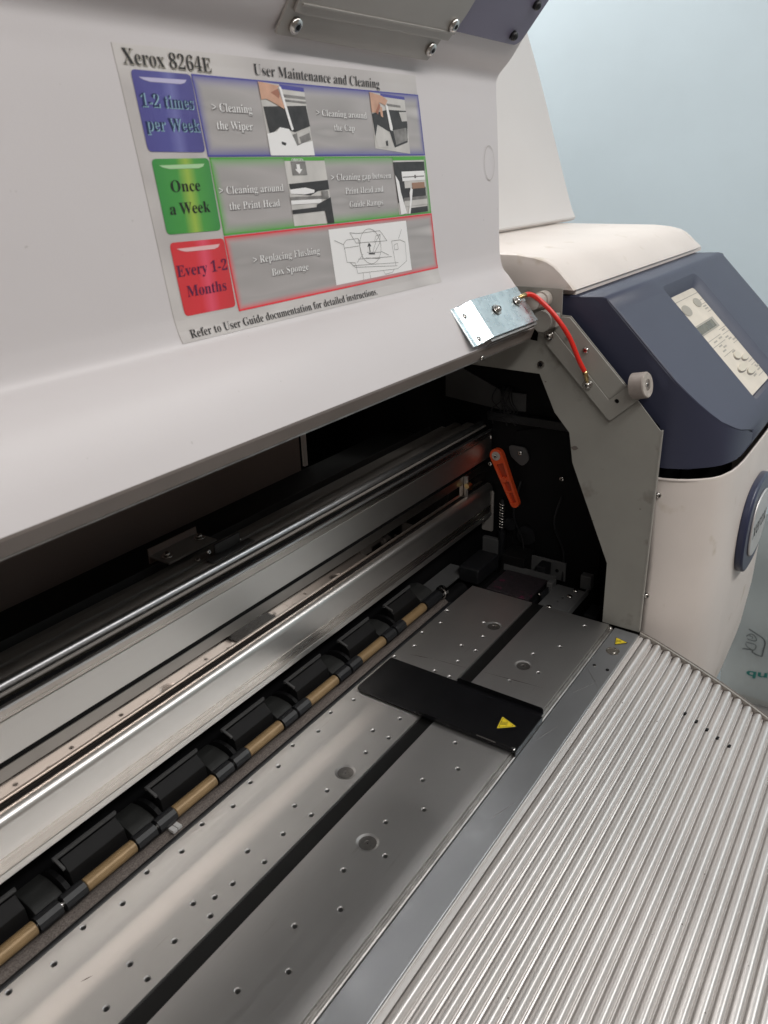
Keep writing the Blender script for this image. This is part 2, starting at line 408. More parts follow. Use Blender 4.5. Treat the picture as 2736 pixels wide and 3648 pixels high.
# front step, guide band, corrugated apron -----------------------------
vs, fs = prism([(-0.0002, -0.0012), (-0.0002, -0.0075), (-0.0052, -0.0075), (-0.0052, -0.0040), (-0.0040, -0.0032), (-0.0022, -0.0032), (-0.0018, -0.0012)], XL, 0.0)
mk('platen_front_rail', vs, fs, M['ledge'], P, bevel=0.0003)
bandpts = [(-0.0054, -0.0052), (-0.0054, -0.012), (-0.034, -0.012), (-0.034, -0.0058)]
vs, fs = prism(bandpts, XL, 0.0055)
mk('front_guide_band', vs, fs, M['band'], P, bevel=0.0006)
base = [(-.034, -.007), (-.055, -.0135), (-.078, -.022), (-.100, -.0305), (-.123, -.040), (-.147, -.0512), (-.171, -.063), (-.184, -.070), (-.205, -.0825), (-.235, -.1025), (-.265, -.129), (-.295, -.163), (-.320, -.205), (-.338, -.255), (-.348, -.31), (-.352, -.38)]
bs = spline([(a, b, 0) for a, b in base], 24)
arc = [0.0]
for a, b in zip(bs, bs[1:]): arc.append(arc[-1] + (b - a).length)
def bpt(s):
    import bisect
    i = min(max(bisect.bisect_right(arc, s) - 1, 0), len(bs) - 2); t = (s - arc[i]) / (arc[i + 1] - arc[i])
    p = bs[i].lerp(bs[i + 1], t); d = (bs[i + 1] - bs[i]).normalized(); return p, Vector((d.y, -d.x, 0)) * -1
PITCH = 0.01262
tot = arc[-1]
# heights of the section: rolled lip, flat strip, then one rib, slot and burr per pitch
sec_ = [(0.0, 0.0002), (0.0004, 0.0011), (0.0009, 0.0016), (0.0014, 0.0015), (0.0019, 0.0009), (0.0022, -0.0006), (0.0029, -0.0006), (0.0030, 0.0011), (0.0064, 0.0013), (0.0065, 0.0)]
rib = [(0.0, 0.0), (0.003, -0.0045), (0.135, -0.0045), (0.140, 0.0)]
for k in range(1, 17): rib.append((0.140 + 0.72 * k / 17, 0.0040 * math.sin(math.pi * k / 17) ** 0.80))
rib += [(0.862, -0.0004), (0.885, -0.0004), (0.902, 0.0006), (0.925, 0.0011), (0.948, 0.0008), (0.970, 0.0)]
s0 = 0.0119 - PITCH / 2
k = 0
while s0 + PITCH * (k + 1) < tot * 0.985:
    for u, h in rib:
        q = s0 + PITCH * (k + u)
        if q > 0.0066 + (0.0 if k else 0.0004): sec_.append((q, h))
    k += 1
def off(sv, h):
    p, n = bpt(sv)
    if n.y < 0: n = -n
    return (p.x + n.x * h, p.y + n.y * h)
line = [off(a, h) for a, h in sec_]
vs, fs = strip_faces(line, -0.0005, XL, 0.0035)
ap = mk('corrugated_apron', vs, fs, M['apron'], P, smooth=48)
# dark wavy seam and flat end plate closing the apron
cap_o = [off(a, 0.0046) for a, h in sec_]
inner = [(a, b - 0.02) for a, b in cap_o]
def cap_plate(name, outer, inner, x0, x1, m):
    n = len(outer); vs = [(x0, *p) for p in outer] + [(x0, *p) for p in inner] + [(x1, *p) for p in outer] + [(x1, *p) for p in inner]; fs = []
    for i in range(n - 1):
        fs += [(i, i + 1, n + i + 1, n + i), (2 * n + i, 3 * n + i, 3 * n + i + 1, 2 * n + i + 1), (i, 2 * n + i, 2 * n + i + 1, i + 1), (n + i, n + i + 1, 3 * n + i + 1, 3 * n + i)]
    fs += [(0, n, 3 * n, 2 * n), (n - 1, 3 * n - 1, 4 * n - 1, 2 * n - 1)][:2]
    return mk(name, vs, fs, m, P)
endg = mat('apron_end_metal', (0.34, 0.315, 0.285), 0.45, 0.4, mottle=0.1, mscale=40)
seam = [off(a, max(h, 0.0) + 0.0004) for a, h in sec_]
cap_plate('apron_seam', seam, inner, 0.0036, 0.0046, M['hem'])
cap_plate('apron_end_plate', cap_o, inner, 0.0047, 0.0075, endg)
cap2 = [(a + 0.0002, b + 0.0006) for a, b in cap_o]
cap_plate('apron_end_edge', cap2, inner, 0.0076, 0.0088, M['hem'])
for a_, b_ in (((-0.1170, -0.0300), (-0.0900, -0.0080)), ((-0.1400, -0.0120), (-0.1080, -0.0260)), ((-0.3420, -0.0200), (-0.3150, -0.0290)), ((-0.2300, -0.0100), (-0.2000, -0.0200))):
    sliver('fine_scratch', a_, b_, 0.0003, -0.00508, M['ledge'])
# holes punched through the apron and in the guide band (dark plugs sunk in bright rims)
def plug(name, x, y, z, n, r, rim=True, depth=0.002):
    n = Vector(n).normalized(); o = Vector((x, y, z))
    if rim: lathe(name + '_rim', o - n * depth, n, [(0, r * 1.25), (depth + 0.00025, r * 1.25), (depth + 0.0003, r)], M['screw'], P, 16)
    lathe(name, o - n * depth, n, [(0, r), (depth + 0.00035, r * 0.98)], M['black'], P, 16)
for u_, v_ in ((-0.0738, -0.1127), (-0.0750, -0.1250), (-0.0755, -0.1368), (-0.0760, -0.1486), (-0.0758, -0.1602)):
    s = min(range(len(line)), key=lambda i: abs(line[i][0] - v_)); q = line[s]
    plug('apron_hole', u_, q[0], q[1], (0, -0.35, 0.93), 0.0025, rim=False)
for q in range(26):
    i_ = random.randrange(20, len(line) - 200); x_ = random.uniform(-0.62, -0.02); a_, b_ = line[i_]; rr = random.uniform(0.0004, 0.0009)
    mk('apron_ding', *lathe_mesh((x_, a_, b_ - rr * 0.6), (0.2, -0.35, 0.93), [(0, rr), (rr * 0.9, rr * 0.7)], 7), M['hem'], P)
plug('guide_hole', -0.0815, -0.0130, -0.0052, (0, 0, 1), 0.0016)
plug('guide_hole', -0.0823, -0.0280, -0.0052, (0, 0, 1), 0.0019, rim=False)
gr = lathe('guide_rivet', (-0.0440, -0.0205, -0.0052), (0, 0, 1), [(0, 0.0078), (0.0004, 0.0076), (0.0005, 0.0066), (-0.0006, 0.0060), (-0.0008, 0.0040), (0.0006, 0.0036), (0.0008, 0.0014)], M['screw'], P, 24)
box('guide_end_clip', -0.012, -0.001, -0.0048, -0.0004, -0.0075, -0.0022, M['ledge'], P, bevel=0.0004)
put_screw(SC_SMALL, (-0.004, -0.0026, -0.0022), (0, 0, 1), P)

# hot-surface warning triangles
def warning(name, c, ang, size, z, parent):
    """yellow triangle with a black border and three heat waves"""
    def rot(p): return (c[0] + (p[0] * math.cos(ang) - p[1] * math.sin(ang)) * size, c[1] + (p[0] * math.sin(ang) + p[1] * math.cos(ang)) * size)
    tri = [(math.cos(math.radians(90 + 120 * k)), math.sin(math.radians(90 + 120 * k))) for k in range(3)]
    o = None
    for sc_, m_, dz in ((1.0, M['ink'], 0.00035), (0.88, M['yellow'], 0.00045), (0.72, M['ink'], 0.00052), (0.66, M['yellow'], 0.0006)):
        t = fillet([rot((a * sc_, b * sc_)) for a, b in tri], size * 0.12, 3); n = len(t)
        vs = [(a, b, z + dz) for a, b in t] + [(a, b, z + 0.00005) for a, b in t]
        fs = [tuple(range(n))] + [(i, (i + 1) % n, n + (i + 1) % n, n + i) for i in range(n)]
        q = mk(name if o is None else ('yellow_face' if m_ is M['yellow'] else 'black_border'), vs, fs, m_, parent if o is None else o)
        if o is None: o = q
    for k in (-1, 0, 1):
        w_ = []
        for j in range(9):
            t = j / 8; w_.append((k * 0.15 + 0.05 * math.sin(t * 2 * math.pi), -0.36 + 0.55 * t))
        vs = []; fs = []
        for j, p in enumerate(w_):
            for dx in (-0.028, 0.028):
                q = rot((p[0] + dx, p[1])); vs.append((q[0], q[1], z + 0.00066))
            if j: fs.append((2 * j - 2, 2 * j - 1, 2 * j + 1, 2 * j))
        mk('heat_wave', vs, fs, M['ink'], o, fixn=False)
    return o
warning('warning_triangle', (-0.0215, -0.0205), math.radians(195), 0.0095, -0.0052, P)

# media path behind the platen --------------------------------------------
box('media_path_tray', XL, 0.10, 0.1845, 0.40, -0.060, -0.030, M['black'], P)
lathe('seal_rod', (XL, 0.1885, -0.0050), (1, 0, 0), [(0, 0.0036), (1.40, 0.0036)], M['blackpart'], P, 12)
lathe('grit_roller', (XL, 0.2030, -0.0135), (1, 0, 0), [(0, 0.0115), (1.405, 0.0115)], M['grit'], P, 40)
lathe('roller_journal', (-0.0449, 0.2030, -0.0135), (1, 0, 0), [(0, 0.0105), (0.04, 0.0105), (0.05, 0.0105)], M['black'], P, 24)
lathe('roller_bearing', (-0.057, 0.2020, 0.0085), (1, 0, 0), [(0, 0.0072), (0.006, 0.0072), (0.0061, 0.0082), (0.012, 0.0082), (0.0125, 0.007)], M['chrome'], P, 14, smooth=False)
for xx in (-0.5035, -0.4985):
    box('sensor_reflector', xx, xx + 0.0042, 0.1925, 0.1990, -0.0016, 0.0010, M['sensor'], P)

# pinch roller units: one built, the rest copied
def build_pinch():
    x1 = -0.0925; x0 = x1 - 0.0465; xc = (x0 + x1) / 2
    parts = []
    # sloped black spring housing
    vs, fs = prism([(0.2105, 0.0080), (0.2120, 0.0200), (0.2215, 0.0280), (0.2220, -0.020), (0.2090, -0.020)], x0 - 0.004, x1 + 0.001)
    h = mk('pinch_housing', vs, fs, M['matteblk'], P, bevel=0.0005); parts.append(h)
    # angle bracket seen as a thin grey line round the housing
    def sub(nm, vs_, fs_, m_, **k): return mk(nm, vs_, fs_, m_, h, **k)
    sub('housing_bracket', *boxv(x0 - 0.0085, x1 + 0.003, 0.2226, 0.2245, 0.0285, 0.0315), M['greypart'])
    sub('bracket_end', *prism([(0.2115, 0.0262), (0.2225, 0.0298), (0.2225, 0.0315), (0.2115, 0.0280)], x0 - 0.0085, x0 - 0.0062), M['greypart'])
    sub('tan_roller', *lathe_mesh((x0, 0.2020, 0.0085), (1, 0, 0), [(0, 0.0048), (0.0006, 0.0056), (0.0459, 0.0056), (0.0465, 0.0048)], 24), M['tan'], smooth=True)
    sub('roller_shaft', *lathe_mesh((x0 - 0.0445, 0.2020, 0.0085), (1, 0, 0), [(0, 0.0026), (0.092, 0.0026)], 12), M['chrome'], smooth=True)
    # hexagonal black collars between this roller and the next one to the left
    sub('roller_collar', *lathe_mesh((x0 - 0.0190, 0.2020, 0.0085), (1, 0, 0), [(0, 0.0066), (0.0182, 0.0066)], 10), M['blackpart'])
    sub('roller_collar', *lathe_mesh((x0 - 0.0410, 0.2020, 0.0085), (1, 0, 0), [(0, 0.0066), (0.0190, 0.0066)], 10), M['blackpart'])
    # lever arm that carries the collars
    pr = [(0.2080, 0.000), (0.2100, 0.0085), (0.2160, 0.0115), (0.2300, 0.0130), (0.2420, 0.0100), (0.2420, -0.015), (0.2120, -0.015)]
    sub('pinch_lever', *prism(fillet(pr, 0.003, 3), x0 - 0.0360, x0 - 0.0130), M['arm'], bevel=0.001)
    dk = [(0.2040 + 0.020 * math.cos(a), 0.012 + 0.024 * math.sin(a)) for a in [math.radians(t) for t in range(-20, 201, 20)]]
    dk = [(a, b * 0.62) for a, b in dk]
    sub('cam_disc', *prism([(a + 0.018, b - 0.004) for a, b in dk], x0 - 0.0120, x0 - 0.0080), M['black'])
    return h
ph = build_pinch()
for k in range(1, 15):
    c = ph.copy(); COL.objects.link(c); c.parent = P; c.matrix_parent_inverse = ph.matrix_parent_inverse.copy(); c.location.x = -0.0886 * k
    for ch in ph.children:
        d = ch.copy(); COL.objects.link(d); d.parent = c; d.matrix_parent_inverse = Matrix()
mk('first_lever', *prism(fillet([(0.2060, 0.000), (0.2080, 0.0125), (0.2150, 0.0170), (0.2300, 0.0200), (0.2420, 0.0150), (0.2420, -0.015), (0.2120, -0.015)], 0.003, 3), -0.088, -0.060), M['arm'], P, bevel=0.001)
lathe('first_collar', (-0.0915, 0.2020, 0.0085), (1, 0, 0), [(0, 0.0070), (0.034, 0.0070)], M['blackpart'], P, 10, smooth=False)
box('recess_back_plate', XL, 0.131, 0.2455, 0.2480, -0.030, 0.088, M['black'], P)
mk('cable_guide_plate', *boxv(-0.050, 0.045, 0.215, 0.243, -0.006, -0.003), M['interior'], P)

# front beam, from bottom to top -------------------------------------------
lo = [(0.2245, 0.0520), (0.2220, 0.0530), (0.2212, 0.0550), (0.2212, 0.0700)]
lo += [(0.2290 - 0.0078 * math.cos(a), 0.0872 + 0.0072 * math.sin(a)) for a in [math.pi / 2 * k / 12 for k in range(13)]] + [(0.2300, 0.0940), (0.2301, 0.0850)]
vs, fs = strip_faces(lo, 0.0010, XL, 0.125)
mk('lower_beam', vs, fs, M['satin'], P, smooth=50)
vs, fs = prism([(0.2208, 0.0524), (0.2211, 0.0524), (0.2211, 0.0640), (0.2208, 0.0640)], XL, 0.122)
box('beam_gap_shade', XL, 0.124, 0.2304, 0.2333, 0.060, 0.0934, M['black'], P)  # black block put in as the dark line between beam and panel
box('beam_gap_shade', XL, 0.124, 0.2336, 0.2440, 0.1233, 0.1300, M['black'], P)  # black block put in as the shade under the upper beam
mk('lower_wear_strip', vs, fs, M['smeared'], P)
box('lower_beam_edge', XL, 0.124, 0.2204, 0.2216, 0.0455, 0.0521, M['satin'], P, bevel=0.0005)
box('mirror_panel', XL, 0.128, 0.2335, 0.2352, 0.0700, 0.1122, M['mirror'], P)
box('panel_groove_reflection', XL, 0.128, 0.2331, 0.2352, 0.1124, 0.1234, M['reflstrip'], P, bevel=0.0004)  # grey strip standing in for the cutter groove's reflection in the panel
mk('upper_beam', *prism([(0.2245, 0.1345), (0.2245, 0.1640), (0.2600, 0.1640), (0.2600, 0.1345)], XL, 0.126), M['satin'], P, bevel=0.0005)
mk('upper_wear_strip', *prism([(0.2250, 0.1645), (0.2250, 0.1728), (0.2285, 0.1740), (0.2285, 0.1645)], XL, 0.126), M['smeared'], P, bevel=0.0004)
box('upper_beam_lip', XL, 0.126, 0.2238, 0.2262, 0.1722, 0.1748, M['rodm'], P, bevel=0.0008)
mk('beam_top_channel', *prism([(0.2287, 0.1700), (0.2287, 0.1722), (0.2360, 0.1722), (0.2360, 0.1700)], XL, 0.126), M['black'], P)
lathe('guide_rod', (XL, 0.2440, 0.1775), (1, 0, 0), [(0, 0.0042), (1.58, 0.0042)], M['rodm'], P, 24)
lathe('lower_guide_rod', (XL, 0.2375, 0.1752), (1, 0, 0), [(0, 0.0016), (1.58, 0.0016)], M['trough'], P, 12)
mk('carriage_track', *prism([(0.2490, 0.165), (0.2490, 0.1770), (0.2640, 0.1780), (0.2660, 0.1700), (0.2720, 0.1700), (0.2740, 0.1745), (0.2830, 0.1750), (0.2850, 0.1680), (0.2930, 0.1680), (0.2950, 0.165)], XL, 0.126), M['trough'], P, bevel=0.0008)
mk('encoder_strip', *boxv(XL, 0.10, 0.3090, 0.3094, 0.1600, 0.1715), M['greypart'], P)
mk('encoder_channel', *prism([(0.2955, 0.1560), (0.2955, 0.1645), (0.3045, 0.1660), (0.3045, 0.1560)], XL, 0.126), M['trough'], P, bevel=0.0006)
box('back_trough_floor', XL, 0.131, 0.296, 0.3995, 0.138, 0.146, M['arm'], P)
box('back_panel', XL, -0.0750, 0.4000, 0.4060, 0.110, 0.345, M['backpanel'], P)
box('back_panel_edge', -0.0700, -0.0640, 0.3970, 0.4010, 0.150, 0.345, M['white'], P)
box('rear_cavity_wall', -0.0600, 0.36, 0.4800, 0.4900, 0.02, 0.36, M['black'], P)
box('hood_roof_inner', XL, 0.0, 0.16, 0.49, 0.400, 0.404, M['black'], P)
# carriage joint bracket on the track
jb = mk('joint_bracket', *prism([(0.288, 0.1765), (0.316, 0.1765), (0.316, 0.1785), (0.288, 0.1785)], -0.392, -0.332), M['trough'], P, bevel=0.0005)
mk('bracket_lip', *boxv(-0.392, -0.332, 0.3161, 0.3175, 0.1700, 0.1850), M['backpanel'], jb)
put_screw(SC_WASH, (-0.384, 0.300, 0.1786), (0, 0, 1), jb); put_screw(SC_WASH, (-0.340, 0.304, 0.1786), (0, 0, 1), jb)
tb = mk('tension_bracket', *prism([(0.252, 0.1785), (0.262, 0.1785), (0.262, 0.1795), (0.252, 0.1795)], -0.372, -0.316), M['greypart'], P, bevel=0.0004)
mk('bracket_tab', *boxv(-0.358, -0.326, 0.2625, 0.2640, 0.1780, 0.1890), M['greypart'], tb)
put_screw(SC_SMALL, (-0.374, 0.270, 0.178), (0, 0, 1), tb); put_screw(SC_SMALL, (-0.322, 0.268, 0.178), (0, 0, 1), tb)
put_screw(SC_SMALL, (-0.362, 0.268, 0.182), (0, -1, 0.3), tb)

# right-hand service bay behind the side frame ---------------------------
mk('bay_end_wall', *prism([(-0.03, -0.12), (-0.03, 0.19), (0.10, 0.345), (0.49, 0.375), (0.49, -0.12)], 0.131, 0.137), M['black'], P)
box('bay_floor', 0.0, 0.131, -0.03, 0.20, -0.120, -0.062, M['black'], P)
gpp = [(.300, .262), (.259, .247), (.210, .227), (.177, .228), (.177, .204), (.215, .202), (.300, .210)]
mk('bay_grey_plate', *prism(gpp, 0.1285, 0.1305), M['interior'], P)
for k in range(9):
    a = random.uniform(0, 6.28); y0 = 0.205 + random.uniform(-0.012, 0.012)
    pts = spline([(0.124, y0, 0.236), (0.120, y0 + 0.008 * math.cos(a), 0.218), (0.121, y0 - 0.012 * math.sin(a), 0.203), (0.120, y0 - 0.02 * math.cos(a * 2), 0.188 + 0.006 * math.sin(a))], 5)
    mk('loose_cable', *tube_mesh(pts, 0.0008, 6), M['blackpart'], P, smooth='all')
for k in range(8):
    y0 = 0.42 + 0.05 * random.random(); x0 = -0.02 + 0.03 * k
    pts = spline([(x0, y0, 0.30), (x0 + 0.03, y0 - 0.01, 0.25 + 0.02 * random.random()), (x0 + 0.05, y0 - 0.02, 0.22), (x0 + 0.12, y0, 0.17 + 0.02 * random.random())], 5)
    mk('loose_cable', *tube_mesh(pts, 0.0022, 6), M['trough'], P, smooth='all')
mk('bay_inner_panel', *prism([(0.19, -0.05), (0.19, 0.176), (0.14, 0.190), (0.100, 0.185), (0.060, 0.080), (0.060, -0.05)], 0.1275, 0.1305), M['black'], P, bevel=0.001)
# orange release lever
def lever():
    top = Vector((0.2075, 0.1435)); bot = Vector((0.1780, 0.0795)); d = (bot - top).normalized(); n = Vector((-d.y, d.x)); Lg = (bot - top).length
    def outl(r0, r1, grow=0.0):
        out = []
        for k in range(13):
            a = math.pi * (0.5 + k / 12); out.append(top + (d * math.cos(a) + n * math.sin(a)) * (r0 + grow))
        for k in range(13):
            a = -math.pi / 2 + math.pi * k / 12; out.append(bot + (d * math.cos(a) + n * math.sin(a)) * (r1 + grow))
        return [(p.x, p.y) for p in out]
    o = outl(0.0098, 0.0062); i1 = []
    # three pockets leave the ribs of the lever standing
    def pocket(t0, t1, w0, w1):
        q = [top + d * (Lg * t0) - n * w0, top + d * (Lg * t1) - n * w1, top + d * (Lg * t1) + n * w1, top + d * (Lg * t0) + n * w0]
        return fillet([(p.x, p.y) for p in q], 0.0012, 2)
    holes = [pocket(0.17, 0.46, 0.0058, 0.0046), pocket(0.55, 0.74, 0.0042, 0.0038), pocket(0.78, 0.99, 0.0036, 0.0030)]
    lv = plate('release_lever', o, holes, lambda a, b, dd: (0.1060 + dd, a, b), 0.0075, M['orange'], P, bevel=0.0006)
    mk('lever_web', *prism(outl(0.0090, 0.0055), 0.1095, 0.1120), M['orangedk'], lv)
    c = top + d * (Lg * 0.50)
    lathe('lever_boss', (0.1045, c.x + 0.0015, c.y), (1, 0, 0), [(0, 0.0022), (0.0001, 0.0040), (0.0075, 0.0042)], M['orange'], lv, 14)
    lathe('lever_hub', (0.1050, top.x, top.y), (1, 0, 0), [(0, 0.0045), (0.0001, 0.0062), (0.006, 0.0062)], M['rubface'], lv, 18)
    put_screw(SC_SMALL, (0.1050, top.x, top.y), (-1, 0, 0), lv)
lever()
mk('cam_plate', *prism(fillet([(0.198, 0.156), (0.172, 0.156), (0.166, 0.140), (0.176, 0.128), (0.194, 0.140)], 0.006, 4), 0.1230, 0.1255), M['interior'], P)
put_screw(SC_PAN, (0.1230, 0.180, 0.1475), (-1, 0, 0), P)
put_screw(SC_PAN, (0.124, 0.226, 0.162), (-1, 0, 0), P); put_screw(SC_PAN, (0.124, 0.225, 0.124), (-1, 0, 0), P)
# beam end bracket with its slot and screw
eb = plate('beam_end_bracket', fillet([(0.2365, 0.082), (0.2365, 0.020), (0.2190, 0.020), (0.2190, 0.083)], 0.003, 3), [fillet([(0.2335, 0.0745), (0.2335, 0.0685), (0.2305, 0.0685), (0.2305, 0.0745)], 0.001, 2), circ(0.2325, 0.0335, 0.0014, 10)], lambda a, b, dd: (0.1245 + dd, a, b), 0.0018, mat('dull_zinc_bracket', (0.30, 0.28, 0.26), 0.5, 0.3), P)
put_screw(SC_SMALL, (0.1244, 0.2285, 0.0425), (-1, 0, 0), eb)
# clip on the mirror panel
cl = box('panel_clip', 0.0625, 0.0655, 0.2270, 0.2330, 0.0925, 0.1240, M['ledge'], P, bevel=0.0006)
lathe('clip_roller', (0.060, 0.2270, 0.1110), (1, 0, 0), [(0, 0.0036), (0.008, 0.0036)], M['brass'], cl, 14)
lathe('clip_nut', (0.076, 0.2325, 0.1035), (0, -1, 0), [(0, 0.0042), (0.004, 0.0042), (0.0042, 0.002)], M['brass'], P, 12)
# coil spring
pts = []
for k in range(9 * 14 + 1):
    a = 2 * math.pi * k / 14; pts.append((0.1220 + 0.0042 * math.cos(a), 0.2030 + 0.0045 * math.sin(a), 0.0700 - 0.0385 * k / (9 * 14)))
mk('coil_spring', *tube_mesh(pts, 0.0008, 6), M['screw'], P, smooth='all')
lathe('spring_rod', (0.122, 0.203, -0.02), (0, 0, 1), [(0, 0.005), (0.045, 0.005), (0.046, 0.003), (0.096, 0.003)], M['blackpart'], P, 14)
# capping station: sponge tray, wiper lid, steel tray, support bar
tray = box('capping_tray', 0.010, 0.084, 0.105, 0.182, -0.040, -0.012, M['black'], P, bevel=0.002)
box('sponge', 0.016, 0.078, 0.112, 0.172, -0.0119, -0.0075, M['foam'], tray, bevel=0.001)
box('tray_rim', 0.084, 0.087, 0.103, 0.180, -0.030, -0.004, M['interior'], tray)
box('wiper_lid', 0.020, 0.080, 0.186, 0.216, -0.010, 0.012, M['blackpart'], P, bevel=0.002)
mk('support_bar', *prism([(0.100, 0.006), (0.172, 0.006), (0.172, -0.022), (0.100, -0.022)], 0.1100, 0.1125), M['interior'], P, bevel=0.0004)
plug('bar_hole', 0.1099, 0.158, -0.003, (-1, 0, 0), 0.0026, rim=False); plug('bar_hole', 0.1099, 0.112, -0.008, (-1, 0, 0), 0.0026, rim=False)
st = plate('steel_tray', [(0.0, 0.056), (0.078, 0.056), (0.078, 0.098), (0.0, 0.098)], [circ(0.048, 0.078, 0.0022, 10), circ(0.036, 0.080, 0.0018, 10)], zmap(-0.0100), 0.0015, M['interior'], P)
box('tray_flange', 0.001, 0.078, 0.0545, 0.0560, -0.013, -0.0040, M['interior'], st)
for q in ((0.040, 0.105), (0.072, 0.070), (0.054, 0.071), (0.016, 0.083)):
    put_screw(SC_PAN, (q[0], q[1], -0.0098), (0, 0, 1), st)

for nm, b, m_ in (('wiper_blade', (0.030, 0.052, 0.0985, 0.1015, -0.020, -0.002), 'blackpart'), ('latch_block', (0.060, 0.074, 0.098, 0.106, -0.018, -0.001), 'interior'), ('sensor_block', (0.088, 0.108, 0.120, 0.134, -0.03, 0.004), 'blackpart'),
                ('motor_housing', (0.085, 0.120, 0.150, 0.185, -0.03, 0.010), 'matteblk'), ('harness_clip', (0.100, 0.112, 0.060, 0.075, -0.02, 0.000), 'interior'), ('drain_block', (0.040, 0.070, 0.030, 0.046, -0.035, -0.020), 'blackpart'),
                ('guide_bracket', (0.118, 0.126, 0.205, 0.232, -0.012, 0.012), 'interior'), ('cable_duct', (0.120, 0.129, 0.060, 0.230, 0.188, 0.200), 'blackpart')):
    box(nm, *b, M[m_], P, bevel=0.0012)
lathe('drive_gear', (0.1200, 0.165, 0.028), (1, 0, 0), [(0, 0.004), (0.0001, 0.014), (0.005, 0.014), (0.0051, 0.006), (0.008, 0.006)], M['blackpart'], P, 22, smooth=False)
lathe('drive_gear', (0.1190, 0.190, 0.040), (1, 0, 0), [(0, 0.003), (0.0001, 0.009), (0.005, 0.009)], M['blackpart'], P, 16, smooth=False)
for q in range(2):
    y_ = 0.115 + 0.060 * q
    mk('loose_cable', *tube_mesh(spline([(0.118, y_, 0.10 + 0.01 * math.sin(q * 2)), (0.112, y_ + 0.006, 0.06), (0.116, y_ - 0.008, 0.02), (0.108, y_ - 0.012, -0.02)], 5), 0.0013, 6), M['blackpart'], P, smooth='all')
for q in ((0.1270, 0.120, 0.120),):
    put_screw(SC_PAN, q, (-1, 0, 0), P)
# side frame -------------------------------------------------------------
outer = [(-0.031, -0.0051), (-0.031, 0.242), (0.0100, 0.2870), (0.0760, 0.3540), (0.0865, 0.3545), (0.0870, 0.3820), (0.34, 0.3820), (0.34, 0.296), (0.206, 0.290), (0.1085, 0.288), (0.088, 0.246), (0.069, 0.225), (0.063, 0.190), (0.0125, 0.074), (0.0115, -0.0051)]
cut = [(0.1130, 0.3240), (0.1125, 0.3330), (0.1160, 0.3370), (0.150, 0.3370), (0.150, 0.3270)]
sf = plate('side_frame', outer, [cut], lambda a, b, dd: (0.0100 + dd, a, b), 0.0016, M['side'], P)
mk('frame_front_flange', *prism([(-0.0312, -0.0051), (-0.0312, 0.242), (-0.0330, 0.242), (-0.0330, -0.0051)], 0.0098, 0.0150), M['sidelite'], sf)
mk('frame_raised_panel', *prism(fillet([(0.0865, 0.3530), (0.0760, 0.3530), (0.0080, 0.2845), (0.0265, 0.2690), (0.0930, 0.3380)], 0.0015, 2), 0.0072, 0.0099), M['sidelite'], sf, bevel=0.0005)
arm_p = [(0.0915, 0.3375), (0.0255, 0.2695), (0.0000, 0.2920), (-0.0110, 0.2780), (0.0225, 0.2465), (0.1010, 0.3240)]
hb = plate('hinge_arm', fillet(arm_p, [0, 0.0015, 0.001, 0.002, 0.003, 0], 3), [circ(0.0165, 0.2695, 0.0026, 14)], lambda a, b, dd: (0.0042 + dd, a, b), 0.0020, M['sidelite'], P, bevel=0.0004)
plug('arm_hole', 0.0062, 0.0165, 0.2695, (-1, 0, 0), 0.0024, rim=False, depth=0.0003)
# hinge spacer with end cap, and clamp collar under it
lathe('hinge_spacer', (-0.022, 0.1065, 0.3705), (1, 0, 0), [(0, 0.0060), (0.0001, 0.0074), (0.020, 0.0074), (0.0201, 0.0090), (0.0315, 0.0090)], M['rubface'], P, 24)
co = lathe('hinge_collar', (-0.012, 0.1000, 0.3500), (1, 0, 0), [(0, 0.0085), (0.0001, 0.0110), (0.017, 0.0110)], M['sidelite'], P, 22)
box('collar_clamp', -0.0080, 0.0040, 0.0850, 0.0960, 0.3440, 0.3580, M['sidelite'], co, bevel=0.001)
put_screw(SC_WASH, (0.0010, 0.0955, 0.3330), (-1, 0, 0), P)
put_screw(SC_PAN, (0.0070, 0.0555, 0.3200), (-1, 0, 0), P)
put_screw(SC_SMALL, (0.0070, 0.0760, 0.3320), (-1, 0, 0), P)
lathe('threaded_nut', (0.0080, 0.1070, 0.2990), (1, 0, 0), [(0, 0.0026), (0.0001, 0.0040), (0.002, 0.0042)], M['screw'], P, 18)
lathe('threaded_bore', (0.0077, 0.1070, 0.2990), (1, 0, 0), [(0, 0.0022), (0.0005, 0.0022)], M['black'], P, 14)
# hood stop bumper
kn = lathe('stop_bumper', (0.0020, 0.0000, 0.2885), (-0.10, -0.97, 0.22), [(0, 0.0118), (0.0008, 0.0136), (0.0150, 0.0136), (0.0158, 0.0130)], M['rubber'], P, 32)
lathe('bumper_face', Vector((0.0020, 0.0000, 0.2885)) + Vector((-0.10, -0.97, 0.22)).normalized() * 0.0158, (-0.10, -0.97, 0.22), [(0, 0.0127), (0.0004, 0.0125), (0.0004, 0.0062), (-0.0020, 0.0054), (-0.0022, 0.001)], M['rubface'], kn, 32)
put_screw(SC_SMALL, Vector((0.0020, 0.0000, 0.2885)) + Vector((-0.10, -0.97, 0.22)).normalized() * 0.0142, (-0.10, -0.97, 0.22), kn)
for q in (0.164, 0.037): put_screw(SC_PAN, (0.0245, -0.0325, q), (-0.6, -0.8, 0), P)
box('frame_gap_shade', 0.0250, 0.0300, -0.0300, 0.010, -0.10, 0.245, M['black'], P)  # black block added to make the gap beside the cover look dark
